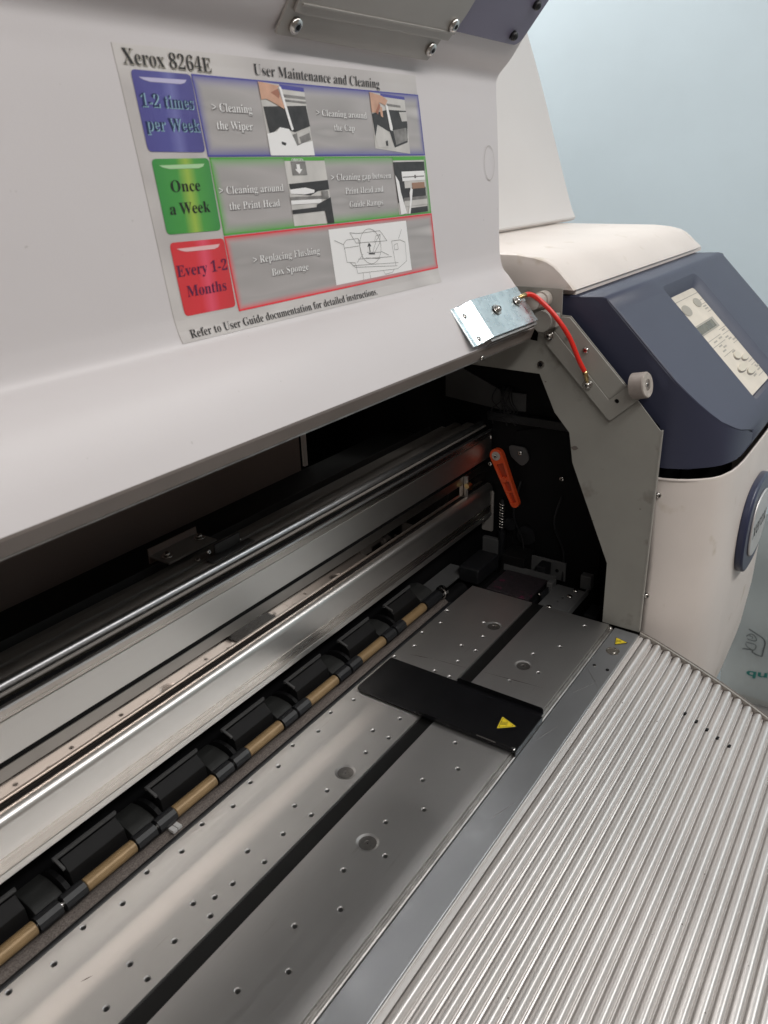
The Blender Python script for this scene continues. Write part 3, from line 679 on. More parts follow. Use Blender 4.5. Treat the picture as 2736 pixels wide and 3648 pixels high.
# paint chips and scuffs on the frame
chips = [((0.0615, 0.2075), 0.0042), ((0.1010, 0.2800), 0.0014), ((-0.019, 0.150), 0.0011), ((0.0335, 0.1240), 0.0008)]
for (cy, cz), r in chips:
    q = [(cy + r * random.uniform(0.5, 1.5) * math.cos(a * 0.7), cz + r * random.uniform(0.3, 0.8) * math.sin(a * 0.7)) for a in range(9)]
    mk('paint_chip', *prism(q, 0.0097, 0.0099), M['hem'], sf)

# ground wire ---------------------------------------------------------------
wp = [(-0.034, 0.1095, 0.3800), (-0.028, 0.1070, 0.3800), (-0.022, 0.1010, 0.3755), (-0.018, 0.0885, 0.3640), (-0.015, 0.0765, 0.3500), (-0.011, 0.0670, 0.3345), (-0.006, 0.0575, 0.3115), (-0.002, 0.0520, 0.2995)]
wr = mk('ground_wire', *tube_mesh(spline(wp, 8), 0.0026, 12), M['red'], P, smooth='all')
mk('wire_crimp', *tube_mesh([(-0.0450, 0.1130, 0.3780), (-0.0400, 0.1110, 0.3790), (-0.034, 0.1095, 0.3800)], [0.0016, 0.0024, 0.0027], 10), M['brass'], wr, smooth='all')
mk('wire_crimp', *tube_mesh([(-0.002, 0.0520, 0.2995), (0.0005, 0.0508, 0.2940), (0.0020, 0.0500, 0.2885), (0.0030, 0.0498, 0.2865)], [0.0028, 0.0024, 0.0020, 0.0012], 10), M['brass'], wr, smooth='all')
put_screw(SC_WASH, (0.0038, 0.0495, 0.2835), (-1, 0, 0), wr)

# right-hand covers -----------------------------------------------------------
PLAN = [(-0.030, 0.0262), (-0.036, 0.0268), (-0.048, 0.0305), (-0.059, 0.036), (-0.070, 0.0440), (-0.081, 0.055), (-0.088, 0.067), (-0.094, 0.088), (-0.0965, 0.108), (-0.098, 0.132)]
def fplan(y, dy=0.0, dx=0.0):
    y = y - dy
    if y >= PLAN[0][0]: return PLAN[0][1] + dx
    for (a, b), (c, d) in zip(PLAN, PLAN[1:]):
        if y >= c: t = (y - a) / (c - a); return b + (d - b) * t + dx
    return PLAN[-1][1] + dx
# lower cream cover: plan outline swept down, drawing back towards the bottom
plan = [(x, y) for y, x in PLAN] + [(0.20, -0.0988), (0.27, -0.0990), (0.335, -0.0985), (0.375, -0.0965), (0.41, -0.0925), (0.44, -0.085), (0.465, -0.073), (0.482, -0.055), (0.49, -0.030), (0.492, 0.0), (0.492, 0.35)]
levels = [(0.1835, 0.0016), (0.1845, 0.0), (0.1820, 0.0), (0.08, 0.0), (0.0, 0.0), (-0.09, 0.0), (-0.16, 0.005), (-0.22, 0.016), (-0.28, 0.034), (-0.34, 0.060), (-0.42, 0.10)]
levels[0] = (0.1835, 0.0025)
vs = []; fs = []; n = len(plan)
for z, back in levels:
    for i, (x, y) in enumerate(plan):
        t = min(1.0, max(0.0, (-y - 0.02) / 0.07)); vs.append((x + (back * 0.35 if z < 0 and x > 0.3 else 0.0) * -1, y + back * (t if z < 0 else 1), z))
for j in range(len(levels) - 1):
    for i in range(n - 1): fs.append((j * n + i, j * n + i + 1, (j + 1) * n + i + 1, (j + 1) * n + i))
cov = mk('end_cover', vs, fs, M['white'], P, smooth='all', fixn=True)
sd = cov.modifiers.new('thick', 'SOLIDIFY'); sd.thickness = 0.003; sd.offset = -1
mk('cover_liner', *prism([(-0.027, -0.40), (-0.027, 0.178), (0.005, 0.178), (0.005, -0.40)], 0.0310, 0.47), M['black'], P)
# badge on the front of the cover
bc = Vector((0.235, -0.0992, 0.068))
el = [(bc.x + 0.074 * math.copysign(abs(math.cos(a)) ** 0.75, math.cos(a)), bc.z + 0.062 * math.copysign(abs(math.sin(a)) ** 0.85, math.sin(a))) for a in [2 * math.pi * k / 48 for k in range(48)]]
def oval(name, s, y0, y1, m, parent, bev=0.0):
    q = [(bc.x + (a - bc.x) * s, bc.z + (b - bc.z) * s) for a, b in el]; k = len(q)
    vs = [(a, y0, b) for a, b in q] + [(a, y1, b) for a, b in q]
    fs = [tuple(range(k)), tuple(range(k, 2 * k))] + [(i, (i + 1) % k, k + (i + 1) % k, k + i) for i in range(k)]
    return mk(name, vs, fs, m, parent, bevel=bev, smooth=True)
bd = oval('logo_badge', 1.0, -0.0975, -0.1085, M['badgerim'], P, 0.003)
oval('badge_face', 0.68, -0.1080, -0.1112, M['badge'], bd, 0.002)

# text helper -----------------------------------------------------------------
def fancy(s):
    out = ''
    for ch in s:
        if 'A' <= ch <= 'Z': out += chr(0x1D400 + ord(ch) - 65)
        elif 'a' <= ch <= 'z': out += chr(0x1D41A + ord(ch) - 97)
        elif '0' <= ch <= '9': out += chr(0x1D7CE + ord(ch) - 48)
        else: out += ch
    return out
def text_mesh(s, serif=True, thin=0.0, spacing=1.0):
    cu = bpy.data.curves.new('t', 'FONT'); cu.body = fancy(s) if serif else s; cu.size = 1.0; cu.resolution_u = 3; cu.offset = thin; cu.space_character = spacing
    cu.extrude = 0.0; cu.fill_mode = 'FRONT'
    o = bpy.data.objects.new('t', cu); COL.objects.link(o)
    bpy.context.view_layer.update()
    me = bpy.data.meshes.new_from_object(o.evaluated_get(bpy.context.evaluated_depsgraph_get()))
    bpy.data.objects.remove(o); bpy.data.curves.remove(cu)
    vs = [v.co.copy() for v in me.vertices]; fs = [tuple(p.vertices) for p in me.polygons]
    bpy.data.meshes.remove(me)
    return vs, fs
def fit_text(s, x0, x1, z0, caph, f, m, parent, name='printed_text', serif=True, thin=0.0, flip=False, spacing=1.0):
    """left edge x0, right edge x1, baseline z0, capital height caph; f maps (a,b) to xyz"""
    vs, fs = text_mesh(s, serif, thin, spacing)
    if not vs: return None
    ax = min(v.x for v in vs); bx = max(v.x for v in vs)
    sx = (x1 - x0) / (bx - ax); sz = caph / 0.70
    me = bpy.data.meshes.new(name); me.from_pydata([tuple(f(x0 + (v.x - ax) * sx, z0 + v.y * sz)) for v in vs], [], fs)
    o = link(name, me, parent, m); return o
fit_text('xerox', 0.196, 0.276, 0.058, 0.026, lambda a, b: (a, -0.1114, b), M['ink'], bd, 'badge_lettering', serif=False)

# navy control housing: profile swept along X, left end follows the plan curve
L0 = Vector((-0.0860, 0.2440)); L1 = Vector((0.0430, 0.3730)); LD = (L1 - L0).normalized(); LN = Vector((-LD.y, LD.x)); LL = (L1 - L0).length
def slope(x, t, d=0.0):
    p = L0 + LD * t - LN * d; return (x, p.x, p.y)
XR = 0.532
E0 = (0.0395, 0.3695); E1 = (-0.0930, 0.2370)
prof = [(0.16, 0.3695), (0.0480, 0.3740), (0.0430, 0.3730), E0, E1, (-0.0965, 0.2325), (-0.0995, 0.2275), (-0.1015, 0.2215), (-0.1018, 0.2110), (-0.1010, 0.2030), (-0.0980, 0.1990), (-0.060, 0.196), (-0.0262, 0.196), (-0.0262, 0.2420), (0.10, 0.3580), (0.16, 0.3580)]
# more stations along the slope so that the left edge can follow the plan curve
prof = prof[:4] + [(0.0395 - 0.1325 * k / 12, 0.3695 - 0.1325 * k / 12) for k in range(1, 12)] + prof[4:]
SL0, SL1 = 3, 15
def navx(y, z):
    return max(fplan(min(y + 0.003, -0.03) if y < -0.033 else y) - 0.002, 0.0245)
n = len(prof); vs = []; fs = []
XS = [None, None, 0.1870, 0.3500, XR - 0.012, XR]
for j in range(6):
    for y, z in prof:
        xl = navx(y, z); x = XS[j]; yy, zz = y, z
        if j == 0: x = xl; yy -= -0.0015 if y < 0.04 else 0; zz -= 0.0015 if z > 0.21 else 0
        elif j == 1: x = xl + 0.0022
        elif j == 5: yy += 0.0015 if y < 0.04 else 0; zz -= 0.0015 if z > 0.21 else 0
        vs.append((x, yy, zz))
for j in range(5):
    for i in range(n):
        if j == 2 and SL0 <= i < SL1: continue
        fs.append((j * n + i, j * n + (i + 1) % n, (j + 1) * n + (i + 1) % n, (j + 1) * n + i))
# right end closed by an ngon; left end as strips between the front edge and the back edge
fs.append(tuple(range(5 * n, 6 * n)))
def topz(y):
    if y >= 0.0480: return 0.3740 - 0.0045 * (y - 0.048) / 0.112
    if y >= 0.0430: return 0.3730
    if y >= -0.0930: return y + 0.33
    st = [(-0.1018, 0.2110), (-0.1015, 0.2215), (-0.0995, 0.2275), (-0.0965, 0.2325), (-0.0930, 0.2370)]
    for (a, b), (c, d) in zip(st, st[1:]):
        if y <= c: return b + (d - b) * (y - a) / (c - a)
    return 0.2370
def botz(y):
    if y < -0.0980: return 0.1990 + (-0.098 - y) * 2.2
    if y < -0.0262: return 0.199 - 0.003 * (y + 0.098) / 0.0718
    if y < 0.10: return 0.242 + 0.116 * (y + 0.0262) / 0.1262
    return 0.358
ys = [-0.1016, -0.0995, -0.0965, -0.093, -0.088, -0.082, -0.075, -0.068, -0.060, -0.052, -0.044, -0.036, -0.030, -0.0263, -0.0261, 0.0, 0.03, 0.0435, 0.048, 0.10, 0.16]
b0 = len(vs)
for y in ys:
    for k in range(6): vs.append((navx(y, 0) + (0.0 if 0 < k < 5 else 0.0004), y, botz(y) + (topz(y) - botz(y) - 0.0006) * k / 5))
for i in range(len(ys) - 1):
    for k in range(5): fs.append((b0 + i * 6 + k, b0 + (i + 1) * 6 + k, b0 + (i + 1) * 6 + k + 1, b0 + i * 6 + k + 1))
hou = mk('control_housing', vs, fs, M['navy'], P, smooth=40)
def on_slope(pts_top, pts_bot, d0, d1):
    v = [slope(x, t, d0) for x, t in pts_top] + [slope(x, t, d1) for x, t in pts_bot]; k = len(pts_top)
    return v, [tuple(range(k)), tuple(range(k, 2 * k))] + [(i, (i + 1) % k, k + (i + 1) % k, k + i) for i in range(k)]
rim_o = fillet([(0.190, -0.006), (0.344, -0.006), (0.344, 0.1700), (0.190, 0.1700)], [0.006, 0.012, 0.018, 0.008], 5)
rim_i = fillet([(0.190, -0.002), (0.318, -0.002), (0.318, 0.1560), (0.190, 0.1560)], [0.004, 0.005, 0.006, 0.004], 5)
tA = (0.0395 + 0.086) * math.sqrt(2); tB = (-0.0930 + 0.086) * math.sqrt(2)
out_ = [(0.1870, tB), (0.3500, tB), (0.3500, tA), (0.1870, tA)]
k = len(rim_o)
vv, _, ff, _, _, _ = delaunay_2d_cdt([Vector(p) for p in out_ + rim_o], [(i, (i + 1) % 4) for i in range(4)] + [(4 + i, 4 + (i + 1) % k) for i in range(k)], [], 0, 1e-7)
vs = [slope(v.x, v.y) for v in vv]; fs = [tuple(t) for t in ff if not inside(sum((vv[i] for i in t), Vector((0, 0))) / len(t), rim_o)]
rim_m = [(a[0] * 0.25 + b[0] * 0.75, a[1] * 0.25 + b[1] * 0.75) for a, b in zip(rim_o, rim_i)]
b0 = len(vs)
for lp, d in ((rim_o, 0.0), (rim_m, 0.0045), (rim_i, 0.0088)): vs += [slope(x, t, d) for x, t in lp]
for q in (0, 1):
    for i in range(k): fs.append((b0 + q * k + i, b0 + q * k + (i + 1) % k, b0 + (q + 1) * k + (i + 1) % k, b0 + (q + 1) * k + i))
fs.append(tuple(range(b0 + 2 * k, b0 + 3 * k)))
mk('keypad_recess', vs, fs, M['navy'], hou, smooth=50)
kp_o = fillet([(0.1885, -0.0010), (0.3170, -0.0010), (0.3170, 0.1545), (0.1885, 0.1545)], [0.002, 0.006, 0.007, 0.002], 5)
mk('keypad_plate', *on_slope(kp_o, kp_o, 0.0072, 0.0090), M['keypad'], hou, bevel=0.0005)
def kxy(u, v):      # u 0..1 left to right over the visible strip, v 0..1 from the top end downwards
    return 0.2130 + 0.104 * u, 0.1545 - 0.1555 * v
def kpoly(name, pts, m, h=0.0003, bev=0.0):
    q = [kxy(*p) for p in pts]; return mk(name, *on_slope(q, q, 0.0072 - h, 0.0073), m, hou, bevel=bev)
def krect(name, u0, u1, v0, v1, m, h=0.0003, r=0.0): return kpoly(name, [(u0, v0), (u1, v0), (u1, v1), (u0, v1)], m, h)
kpoly('indicator', circ(0.16, 0.155, 0.15, 18, 0.052), M['keygrey'], 0.0006)
kpoly('indicator', circ(0.70, 0.135, 0.13, 18, 0.045), M['keygrey'], 0.0006)
krect('display_bezel', -0.1, 0.80, 0.300, 0.400, M['keygrey'], 0.0005)
krect('display', -0.1, 0.70, 0.315, 0.385, M['lcd'], 0.0008)
for v, a, b in ((0.055, 0.0, 1.0), (0.125, 0.80, 0.98), (0.165, 0.80, 0.98), (0.245, 0.80, 0.98), (0.425, 0.66, 1.0), (0.46, 0.0, 0.6), (0.475, 0.66, 1.0), (0.52, 0.0, 0.6), (0.585, 0.78, 1.0), (0.625, 0.15, 0.62), (0.785, 0.76, 1.0), (0.82, 0.76, 1.0), (0.925, 0.72, 1.0)):
    krect('printed_rule', a, b, v, v + 0.004, M['keyline'], 0.0002)
for u, v, m_ in ((0.86, 0.19, 1), (0.86, 0.215, 1), (0.82, 0.445, 1), (0.25, 0.49, 1), (0.50, 0.485, 1), (0.74, 0.51, 1), (0.80, 0.535, 1), (0.92, 0.56, 1), (0.30, 0.54, 1), (0.42, 0.565, 1), (0.30, 0.59, 1), (0.86, 0.845, 1), (0.95, 0.86, 1), (0.90, 0.885, 1), (0.56, 0.64, 1), (0.62, 0.90, 1)):
    krect('printed_caption', u - 0.07, u + 0.07, v - 0.006, v + 0.008, M['keygrey'], 0.0002)
for u, v, ru, rv in ((0.55, 0.685, 0.13, 0.035), (0.78, 0.735, 0.17, 0.028), (0.40, 0.785, 0.20, 0.034), (0.62, 0.850, 0.20, 0.032)):
    kpoly('key_shadow', circ(u - 0.015, v + 0.004, ru, 18, rv), M['keyline'], 0.0004)
    kpoly('key', circ(u, v - 0.001, ru * 0.93, 18, rv * 0.90), M['keyhi'], 0.0016)

# cream top cap: profile along X with a rounded right end
capp = [(0.0775, 0.3795), (0.0800, 0.3830), (0.0930, 0.3965), (0.1010, 0.4035), (0.1100, 0.4085), (0.1250, 0.4125), (0.1450, 0.4145), (0.62, 0.4190), (0.62, 0.3850), (0.1500, 0.3797)]
def ends(shrink, dx):
    cy, cz = 0.25, 0.38
    return [(y + (cy - y) * shrink * (1 if y < 0.3 else 0), z - (z - 0.3795) * shrink) for y, z in capp], dx
secs = [(0.10, 0.018), (0.03, 0.0195), (0.0, 0.024), (0.0, 0.470), (0.02, 0.505), (0.09, 0.535), (0.25, 0.553), (0.55, 0.562)]
secs = [(0.045, 0.0180), (0.012, 0.0192), (0.0, 0.0225), (0.0, 0.480), (0.03, 0.515), (0.10, 0.540), (0.28, 0.5565), (0.60, 0.563)]
vs = []; fs = []; n = len(capp)
for s, x in secs:
    big = x > 0.3
    for y, z in capp:
        k = s if big else s
        vs.append((x, y + (0.02 * k if y < 0.3 else 0), z - (z - 0.3790) * k))
for j in range(len(secs) - 1):
    for i in range(n): fs.append((j * n + i, j * n + (i + 1) % n, (j + 1) * n + (i + 1) % n, (j + 1) * n + i))
fs += [tuple(range(n))[::-1], tuple(range((len(secs) - 1) * n, len(secs) * n))]
mk('top_cap', vs, fs, M['white'], P, smooth=45)
mk('cap_underside', *prism([(0.0800, 0.3735), (0.0800, 0.3788), (0.60, 0.3840), (0.60, 0.3735)], 0.030, 0.548), M['white'], P)
# rear cover standing behind the cap
rc = [(p.x, p.y) for p in spline([(0.300, 0.4150, 0), (0.3120, 0.4400, 0), (0.3450, 0.5350, 0), (0.3710, 0.6120, 0), (0.4010, 0.6920, 0), (0.4250, 0.7500, 0)], 4)]
vs, fs = strip_faces(rc, -0.012, -0.60, 0.55)
mk('rear_cover', vs, fs, M['rearwhite'], P, smooth=40, bevel=0.003)

# hood ---------------------------------------------------------------------
HP = [(0.1078, 0.3430), (0.1170, 0.3610), (0.1285, 0.3800), (0.1400, 0.3945), (0.1478, 0.4030), (0.1515, 0.4150), (0.1530, 0.4300), (0.1555, 0.4850), (0.1590, 0.5450), (0.1608, 0.5720), (0.1590, 0.5850), (0.1430, 0.6020), (0.1130, 0.6430), (0.0700, 0.7020), (0.0280, 0.7600)]
hp = [(p.x, p.y) for p in spline([(a, b, 0) for a, b in HP], 6)]
vs, fs = strip_faces(hp, -0.0022, XL, -0.0100)
# strip_faces thickens to one side; pick the side away from the camera
vs, fs = strip_faces(hp, 0.0025, XL, -0.0100)
hood = mk('hood', vs, fs, M['hood'], P, smooth=50)
def hoody(z):
    for (a, b), (c, d) in zip(hp, hp[1:]):
        if b <= z <= d: return a + (c - a) * (z - b) / (d - b)
    return hp[-1][0]
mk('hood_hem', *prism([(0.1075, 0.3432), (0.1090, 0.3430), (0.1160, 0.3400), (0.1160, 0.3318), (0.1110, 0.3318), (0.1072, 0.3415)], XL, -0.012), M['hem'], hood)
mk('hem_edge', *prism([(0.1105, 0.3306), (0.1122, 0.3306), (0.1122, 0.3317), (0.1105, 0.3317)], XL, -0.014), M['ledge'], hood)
put_screw(SC_SMALL, (-0.128, 0.1098, 0.3330), (0, -1, -0.2), hood)
# circular pencil ring on the hood
pts = [(-0.0305 + 0.0105 * math.cos(a), 0, 0.5065 + 0.0155 * math.sin(a)) for a in [2 * math.pi * k / 40 for k in range(41)]]
vs = []; fs = []
for k, p in enumerate(pts):
    a = 2 * math.pi * k / 40
    for r in (1.0, 1.045):
        xx = -0.0305 + 0.0105 * r * math.cos(a); zz = 0.5065 + 0.0155 * r * math.sin(a); vs.append((xx, hoody(zz) - 0.0006, zz))
    if k: fs.append((2 * k - 2, 2 * k - 1, 2 * k + 1, 2 * k))
mk('ring_mark', vs, fs, mat('pale_ring_mark', (0.48, 0.45, 0.42), 0.6), hood, fixn=False)
# upper fold: plane coordinates (x, distance up the fold)
F0 = Vector((0.1620, 0.5780)); FD = (Vector((0.1130, 0.6430)) - F0).normalized(); FN = Vector((-FD.y, FD.x))   # FN points to the camera side
def fold(x, t, h=0.0):
    p = F0 + FD * t + FN * h; return (x, p.x, p.y)
def foldplate(name, poly, h0, h1, m, parent, bevel=0.0004):
    k = len(poly); vs = [fold(x, t, h1) for x, t in poly] + [fold(x, t, h0) for x, t in poly]
    return mk(name, vs, [tuple(range(k)), tuple(range(k, 2 * k))] + [(i, (i + 1) % k, k + (i + 1) % k, k + i) for i in range(k)], m, parent, bevel=bevel)
tr = foldplate('corner_trim', fillet([(-0.42, 0.140), (-0.31, 0.058), (-0.1370, 0.0395), (-0.0230, 0.0395), (-0.0150, 0.0450), (-0.0085, 0.0850), (-0.004, 0.140)], [0, 0, 0.004, 0.006, 0.004, 0, 0], 4), 0.0008, 0.0032, M['trim'], hood)
lowp = foldplate('hood_bracket_base', fillet([(-0.3470, 0.0130), (-0.3460, 0.0420), (-0.140, 0.0430), (-0.1510, 0.0300), (-0.1545, 0.0125)], [0.002, 0, 0, 0.001, 0.002], 3), 0.0010, 0.0030, M['hoodbracket'], hood)
upp = foldplate('hood_bracket', fillet([(-0.3400, 0.0300), (-0.3420, 0.0700), (-0.135, 0.0720), (-0.1370, 0.0550), (-0.1440, 0.0320), (-0.3330, 0.0290)], 0.001, 2), 0.0034, 0.0056, M['hoodbracket'], hood)
foldplate('bracket_flange', [(-0.336, 0.0345), (-0.336, 0.0365), (-0.141, 0.0400), (-0.141, 0.0380)], 0.0056, 0.0066, M['hoodbracket'], hood)
nrm = (0, FN.x, FN.y)
for x, t, h in ((-0.3320, 0.0210, 0.003), (-0.1490, 0.0450, 0.0056), (-0.1600, 0.0225, 0.003)):
    put_screw(SC_HEX, fold(x, t, h), nrm, upp)
for x, t in ((-0.0390, 0.0480), (-0.0290, 0.0770)):
    put_screw(SC_BLACK, fold(x, t, 0.0032), nrm, tr)
# lip plane: bent zinc hinge plate
Q0 = Vector((0.1080, 0.3510)); QD = (Vector((0.1480, 0.4020)) - Q0).normalized(); QN = Vector((-QD.y, QD.x))
def lip(x, t, h=0.0):
    p = Q0 + QD * t + QN * h; return (x, p.x, p.y)
# section across x: flange on the lip, step up, flat top
def zsec(th):
    return [(-0.1550, 0.0025), (-0.1480, 0.0025), (-0.1450, 0.0042), (-0.1395, 0.0042), (-0.1360, 0.0080), (-0.1290, 0.0112), (-0.0280, 0.0112)]
sec = zsec(0)
t0, t1 = -0.0045, 0.0375
vs = []; fs = []; k = len(sec); skew = lambda t: (0.033 - t) * 0.42
for t in (t0, t1):
    for dh in (0.0, -0.0016):
        for x, h in sec: vs.append(lip(x + skew(t) * 0.0 + 0.0, t, h + dh))
A, B, Cc, D = 0, k, 2 * k, 3 * k
for i in range(k - 1):
    fs += [(A + i, A + i + 1, Cc + i + 1, Cc + i), (B + i, D + i, D + i + 1, B + i + 1), (A + i, B + i, B + i + 1, A + i + 1), (Cc + i, Cc + i + 1, D + i + 1, D + i)]
fs += [(A, Cc, D, B), (A + k - 1, B + k - 1, D + k - 1, Cc + k - 1)]
zp = mk('zinc_hinge_plate', vs, fs, M['zinc'], hood, bevel=0.0007)
mk('hinge_backing', [lip(x, t, h) for t in (-0.007, 0.0345) for x, h in ((-0.130, 0.0006), (-0.026, 0.0006), (-0.026, 0.0075), (-0.130, 0.0075))], [(0, 1, 2, 3), (7, 6, 5, 4), (0, 4, 5, 1), (1, 5, 6, 2), (2, 6, 7, 3), (3, 7, 4, 0)], M['ledge'], zp)
qn = (0, QN.x, QN.y)
for x, t in ((-0.0950, 0.0200), (-0.0480, 0.0215)):
    q = [lip(x + 0.0058 * math.cos(a) - 0.002, t + 0.0032 * math.sin(a), hh) for hh in (0.0114, 0.0108) for a in [2 * math.pi * j / 16 for j in range(16)]]
    mk('plate_slot', q, [tuple(range(16)), tuple(range(16, 32))] + [(i, (i + 1) % 16, 16 + (i + 1) % 16, 16 + i) for i in range(16)], M['black'], zp)
    put_screw(SC_WASH, lip(x, t, 0.0114), qn, zp)
for t in (0.0260, 0.0010):
    put_screw(SC_SMALL, lip(-0.1425, t, 0.0036), qn, zp)

# left end of the machine, outside this view -----------------------------------
plate('side_frame', [(-0.031, -0.0051), (-0.031, 0.242), (0.087, 0.355), (0.34, 0.382), (0.34, -0.05), (0.0115, -0.05)], [], lambda a, b, dd: (XL - 0.002 - dd, a, b), 0.0016, M['side'], P)
mk('machine_body', *prism([(-0.15, -0.42), (-0.15, -0.14), (0.0, -0.065), (0.40, -0.065), (0.40, -0.42)], XL, 0.0), M['white'], P)
for x in (XL + 0.10, 0.22):
    lg = box('stand_leg', x, x + 0.06, 0.10, 0.18, -0.90, -0.42, M['white'], P, bevel=0.004)
    box('stand_foot', x - 0.005, x + 0.065, -0.20, 0.46, -0.95, -0.90, M['white'], lg, bevel=0.004)

# ------------------------------------------------------------------ media guard on the platen
G = thing('media_guard', 'black steel media edge guard with a yellow hot surface triangle, lying across the metal platen', 'media guard', (-0.231, 0.09, 0.0))
go = fillet([(-0.2650, -0.0035), (-0.1966, -0.0035), (-0.1966, 0.1800), (-0.2650, 0.1800)], [0.0006, 0.0006, 0.003, 0.008], 4)
plate('guard_sheet', go, [], zmap(0.0024), 0.0012, M['blackcoat'], G, bevel=0.0003)
def upturn(name, xa, xb, y0, y1, h):
    vs, fs = prism(fillet([(y0, 0.0012), (y1, 0.0012), (y1, 0.0024 + h), (y0, 0.0024 + h)], [0, 0, h * 0.6, h * 0.6], 4), xa, xb); return mk(name, vs, fs, M['blackcoat'], G, bevel=0.0003)
upturn('guard_lip', -0.1974, -0.1962, -0.0030, 0.0950, 0.0050)
upturn('guard_lip', -0.2655, -0.2643, -0.0030, 0.1050, 0.0042)
mk('guard_front_tab', *boxv(-0.2640, -0.2030, -0.0052, -0.0036, -0.0045, 0.0024), M['blackcoat'], G, bevel=0.0003)
mk('worn_edge', *boxv(-0.26585, -0.2656, 0.0150, 0.0350, 0.0052, 0.0064), M['ledge'], G)
warning('warning_triangle', (-0.2330, 0.0210), math.radians(190), 0.0125, 0.0024, G)
put_screw(SC_SMALL, (-0.2610, -0.0010, 0.0010), (0, 0, 1), G)

# ------------------------------------------------------------------ printed instruction poster on the hood
PO = thing('instruction_poster', 'silver printed maintenance instruction poster with blue, green and red rows, stuck to the white hood', 'poster', (-0.31, 0.155, 0.404))
def hp3(lift):
    return lambda a, b: (a, hoody(b) - 0.0004 - lift, b)
def patch(name, quad, m, lift, parent=PO, nu=6, nv=8, sub=None):
    """quad TL,TR,BR,BL in (x,z)"""
    TL, TR, BRr, BL = [Vector(q) for q in quad]; f = hp3(lift); vs = []; fs = []
    for j in range(nv + 1):
        for i in range(nu + 1):
            a = TL.lerp(TR, i / nu); b = BL.lerp(BRr, i / nu); p = a.lerp(b, j / nv); vs.append(f(p.x, p.y))
    for j in range(nv):
        for i in range(nu): fs.append((j * (nu + 1) + i, j * (nu + 1) + i + 1, (j + 1) * (nu + 1) + i + 1, (j + 1) * (nu + 1) + i))
    o = mk(name, vs, fs, m, parent, fixn=False)
    uv = o.data.uv_layers.new(name='uv')
    for p in o.data.polygons:
        for li, vi in zip(p.loop_indices, p.vertices):
            uv.data[li].uv = ((vi % (nu + 1)) / nu, 1 - (vi // (nu + 1)) / nv)
    return o
def ramp_mat(name, stops, axis='x', edge=None, ew=(0.03, 0.12), rough=0.32, soft=None):
    """printed gradient; edge = colour fading in at the border of the patch"""
    m = bpy.data.materials.new(name); m.use_nodes = True; nt = m.node_tree; N = nt.nodes; L = nt.links; b = N['Principled BSDF']
    b.inputs['Roughness'].default_value = rough; b.inputs['Coat Weight'].default_value = 0.4; b.inputs['Coat Roughness'].default_value = 0.3
    tc = N.new('ShaderNodeUVMap'); sp = N.new('ShaderNodeSeparateXYZ'); L.new(tc.outputs[0], sp.inputs[0])
    nz = N.new('ShaderNodeTexNoise'); nz.inputs['Scale'].default_value = 2.2; nz.inputs['Detail'].default_value = 1; L.new(tc.outputs[0], nz.inputs[0])
    fac = sp.outputs[0 if axis == 'x' else 1]
    if axis == 'n': fac = nz.outputs[0]
    cr = N.new('ShaderNodeValToRGB'); L.new(fac, cr.inputs[0]); e = cr.color_ramp.elements
    e[0].position = stops[0][0]; e[0].color = (*stops[0][1], 1); e[1].position = stops[-1][0]; e[1].color = (*stops[-1][1], 1)
    for p, c in stops[1:-1]: q = e.new(p); q.color = (*c, 1)
    out = cr.outputs[0]
    if edge:
        def mth(op, a, b_=None):
            n = N.new('ShaderNodeMath'); n.operation = op
            for i, v in enumerate((a, b_)):
                if v is None: continue
                if isinstance(v, (int, float)): n.inputs[i].default_value = v
                else: L.new(v, n.inputs[i])
            return n.outputs[0]
        dx = mth('MINIMUM', sp.outputs[0], mth('SUBTRACT', 1.0, sp.outputs[0])); dy = mth('MINIMUM', sp.outputs[1], mth('SUBTRACT', 1.0, sp.outputs[1]))
        ex = mth('SUBTRACT', 1.0, mth('DIVIDE', dx, ew[0])); ey = mth('SUBTRACT', 1.0, mth('DIVIDE', dy, ew[1]))
        mxx = mth('MAXIMUM', mth('MAXIMUM', ex, ey), 0.0); k = mth('POWER', mxx, 1.7)
        mx = N.new('ShaderNodeMix'); mx.data_type = 'RGBA'; L.new(k, mx.inputs[0]); L.new(out, mx.inputs[6]); mx.inputs[7].default_value = (*edge, 1); out = mx.outputs[2]
    L.new(out, b.inputs['Base Color']); return m
g1 = (0.40, 0.37, 0.36); g2 = (0.62, 0.585, 0.56); g3 = (0.50, 0.465, 0.45)
sheetm = ramp_mat('silver_sheet_print', [(0.25, g1), (0.42, g2), (0.55, g3), (0.72, g2)], 'n')
patch('poster_sheet', [(-0.4743, 0.5712), (-0.1610, 0.5755), (-0.1386, 0.4040), (-0.4628, 0.4040)], sheetm, 0.0, nu=12, nv=24)
sd = [o for o in PO.children][0].modifiers.new('film', 'SOLIDIFY'); sd.thickness = 0.0004; sd.offset = 1
blue = (0.085, 0.075, 0.30); green = (0.045, 0.30, 0.045); redc = (0.72, 0.035, 0.045)
cellg = [(0.30, (0.34, 0.315, 0.305)), (0.45, (0.43, 0.40, 0.39)), (0.60, (0.36, 0.335, 0.325)), (0.78, (0.62, 0.59, 0.57))]
patch('blue_row', [(-0.4187, 0.5595), (-0.1587, 0.5612), (-0.1530, 0.5137), (-0.4150, 0.5132)], ramp_mat('blue_row_print', cellg, 'n', (0.09, 0.085, 0.34), (0.03, 0.17)), 0.0002, nu=10)
patch('green_row', [(-0.4140, 0.5128), (-0.1528, 0.5130), (-0.1472, 0.4658), (-0.4108, 0.4656)], ramp_mat('green_row_print', cellg, 'n', (0.10, 0.38, 0.06), (0.03, 0.17)), 0.0002, nu=10)
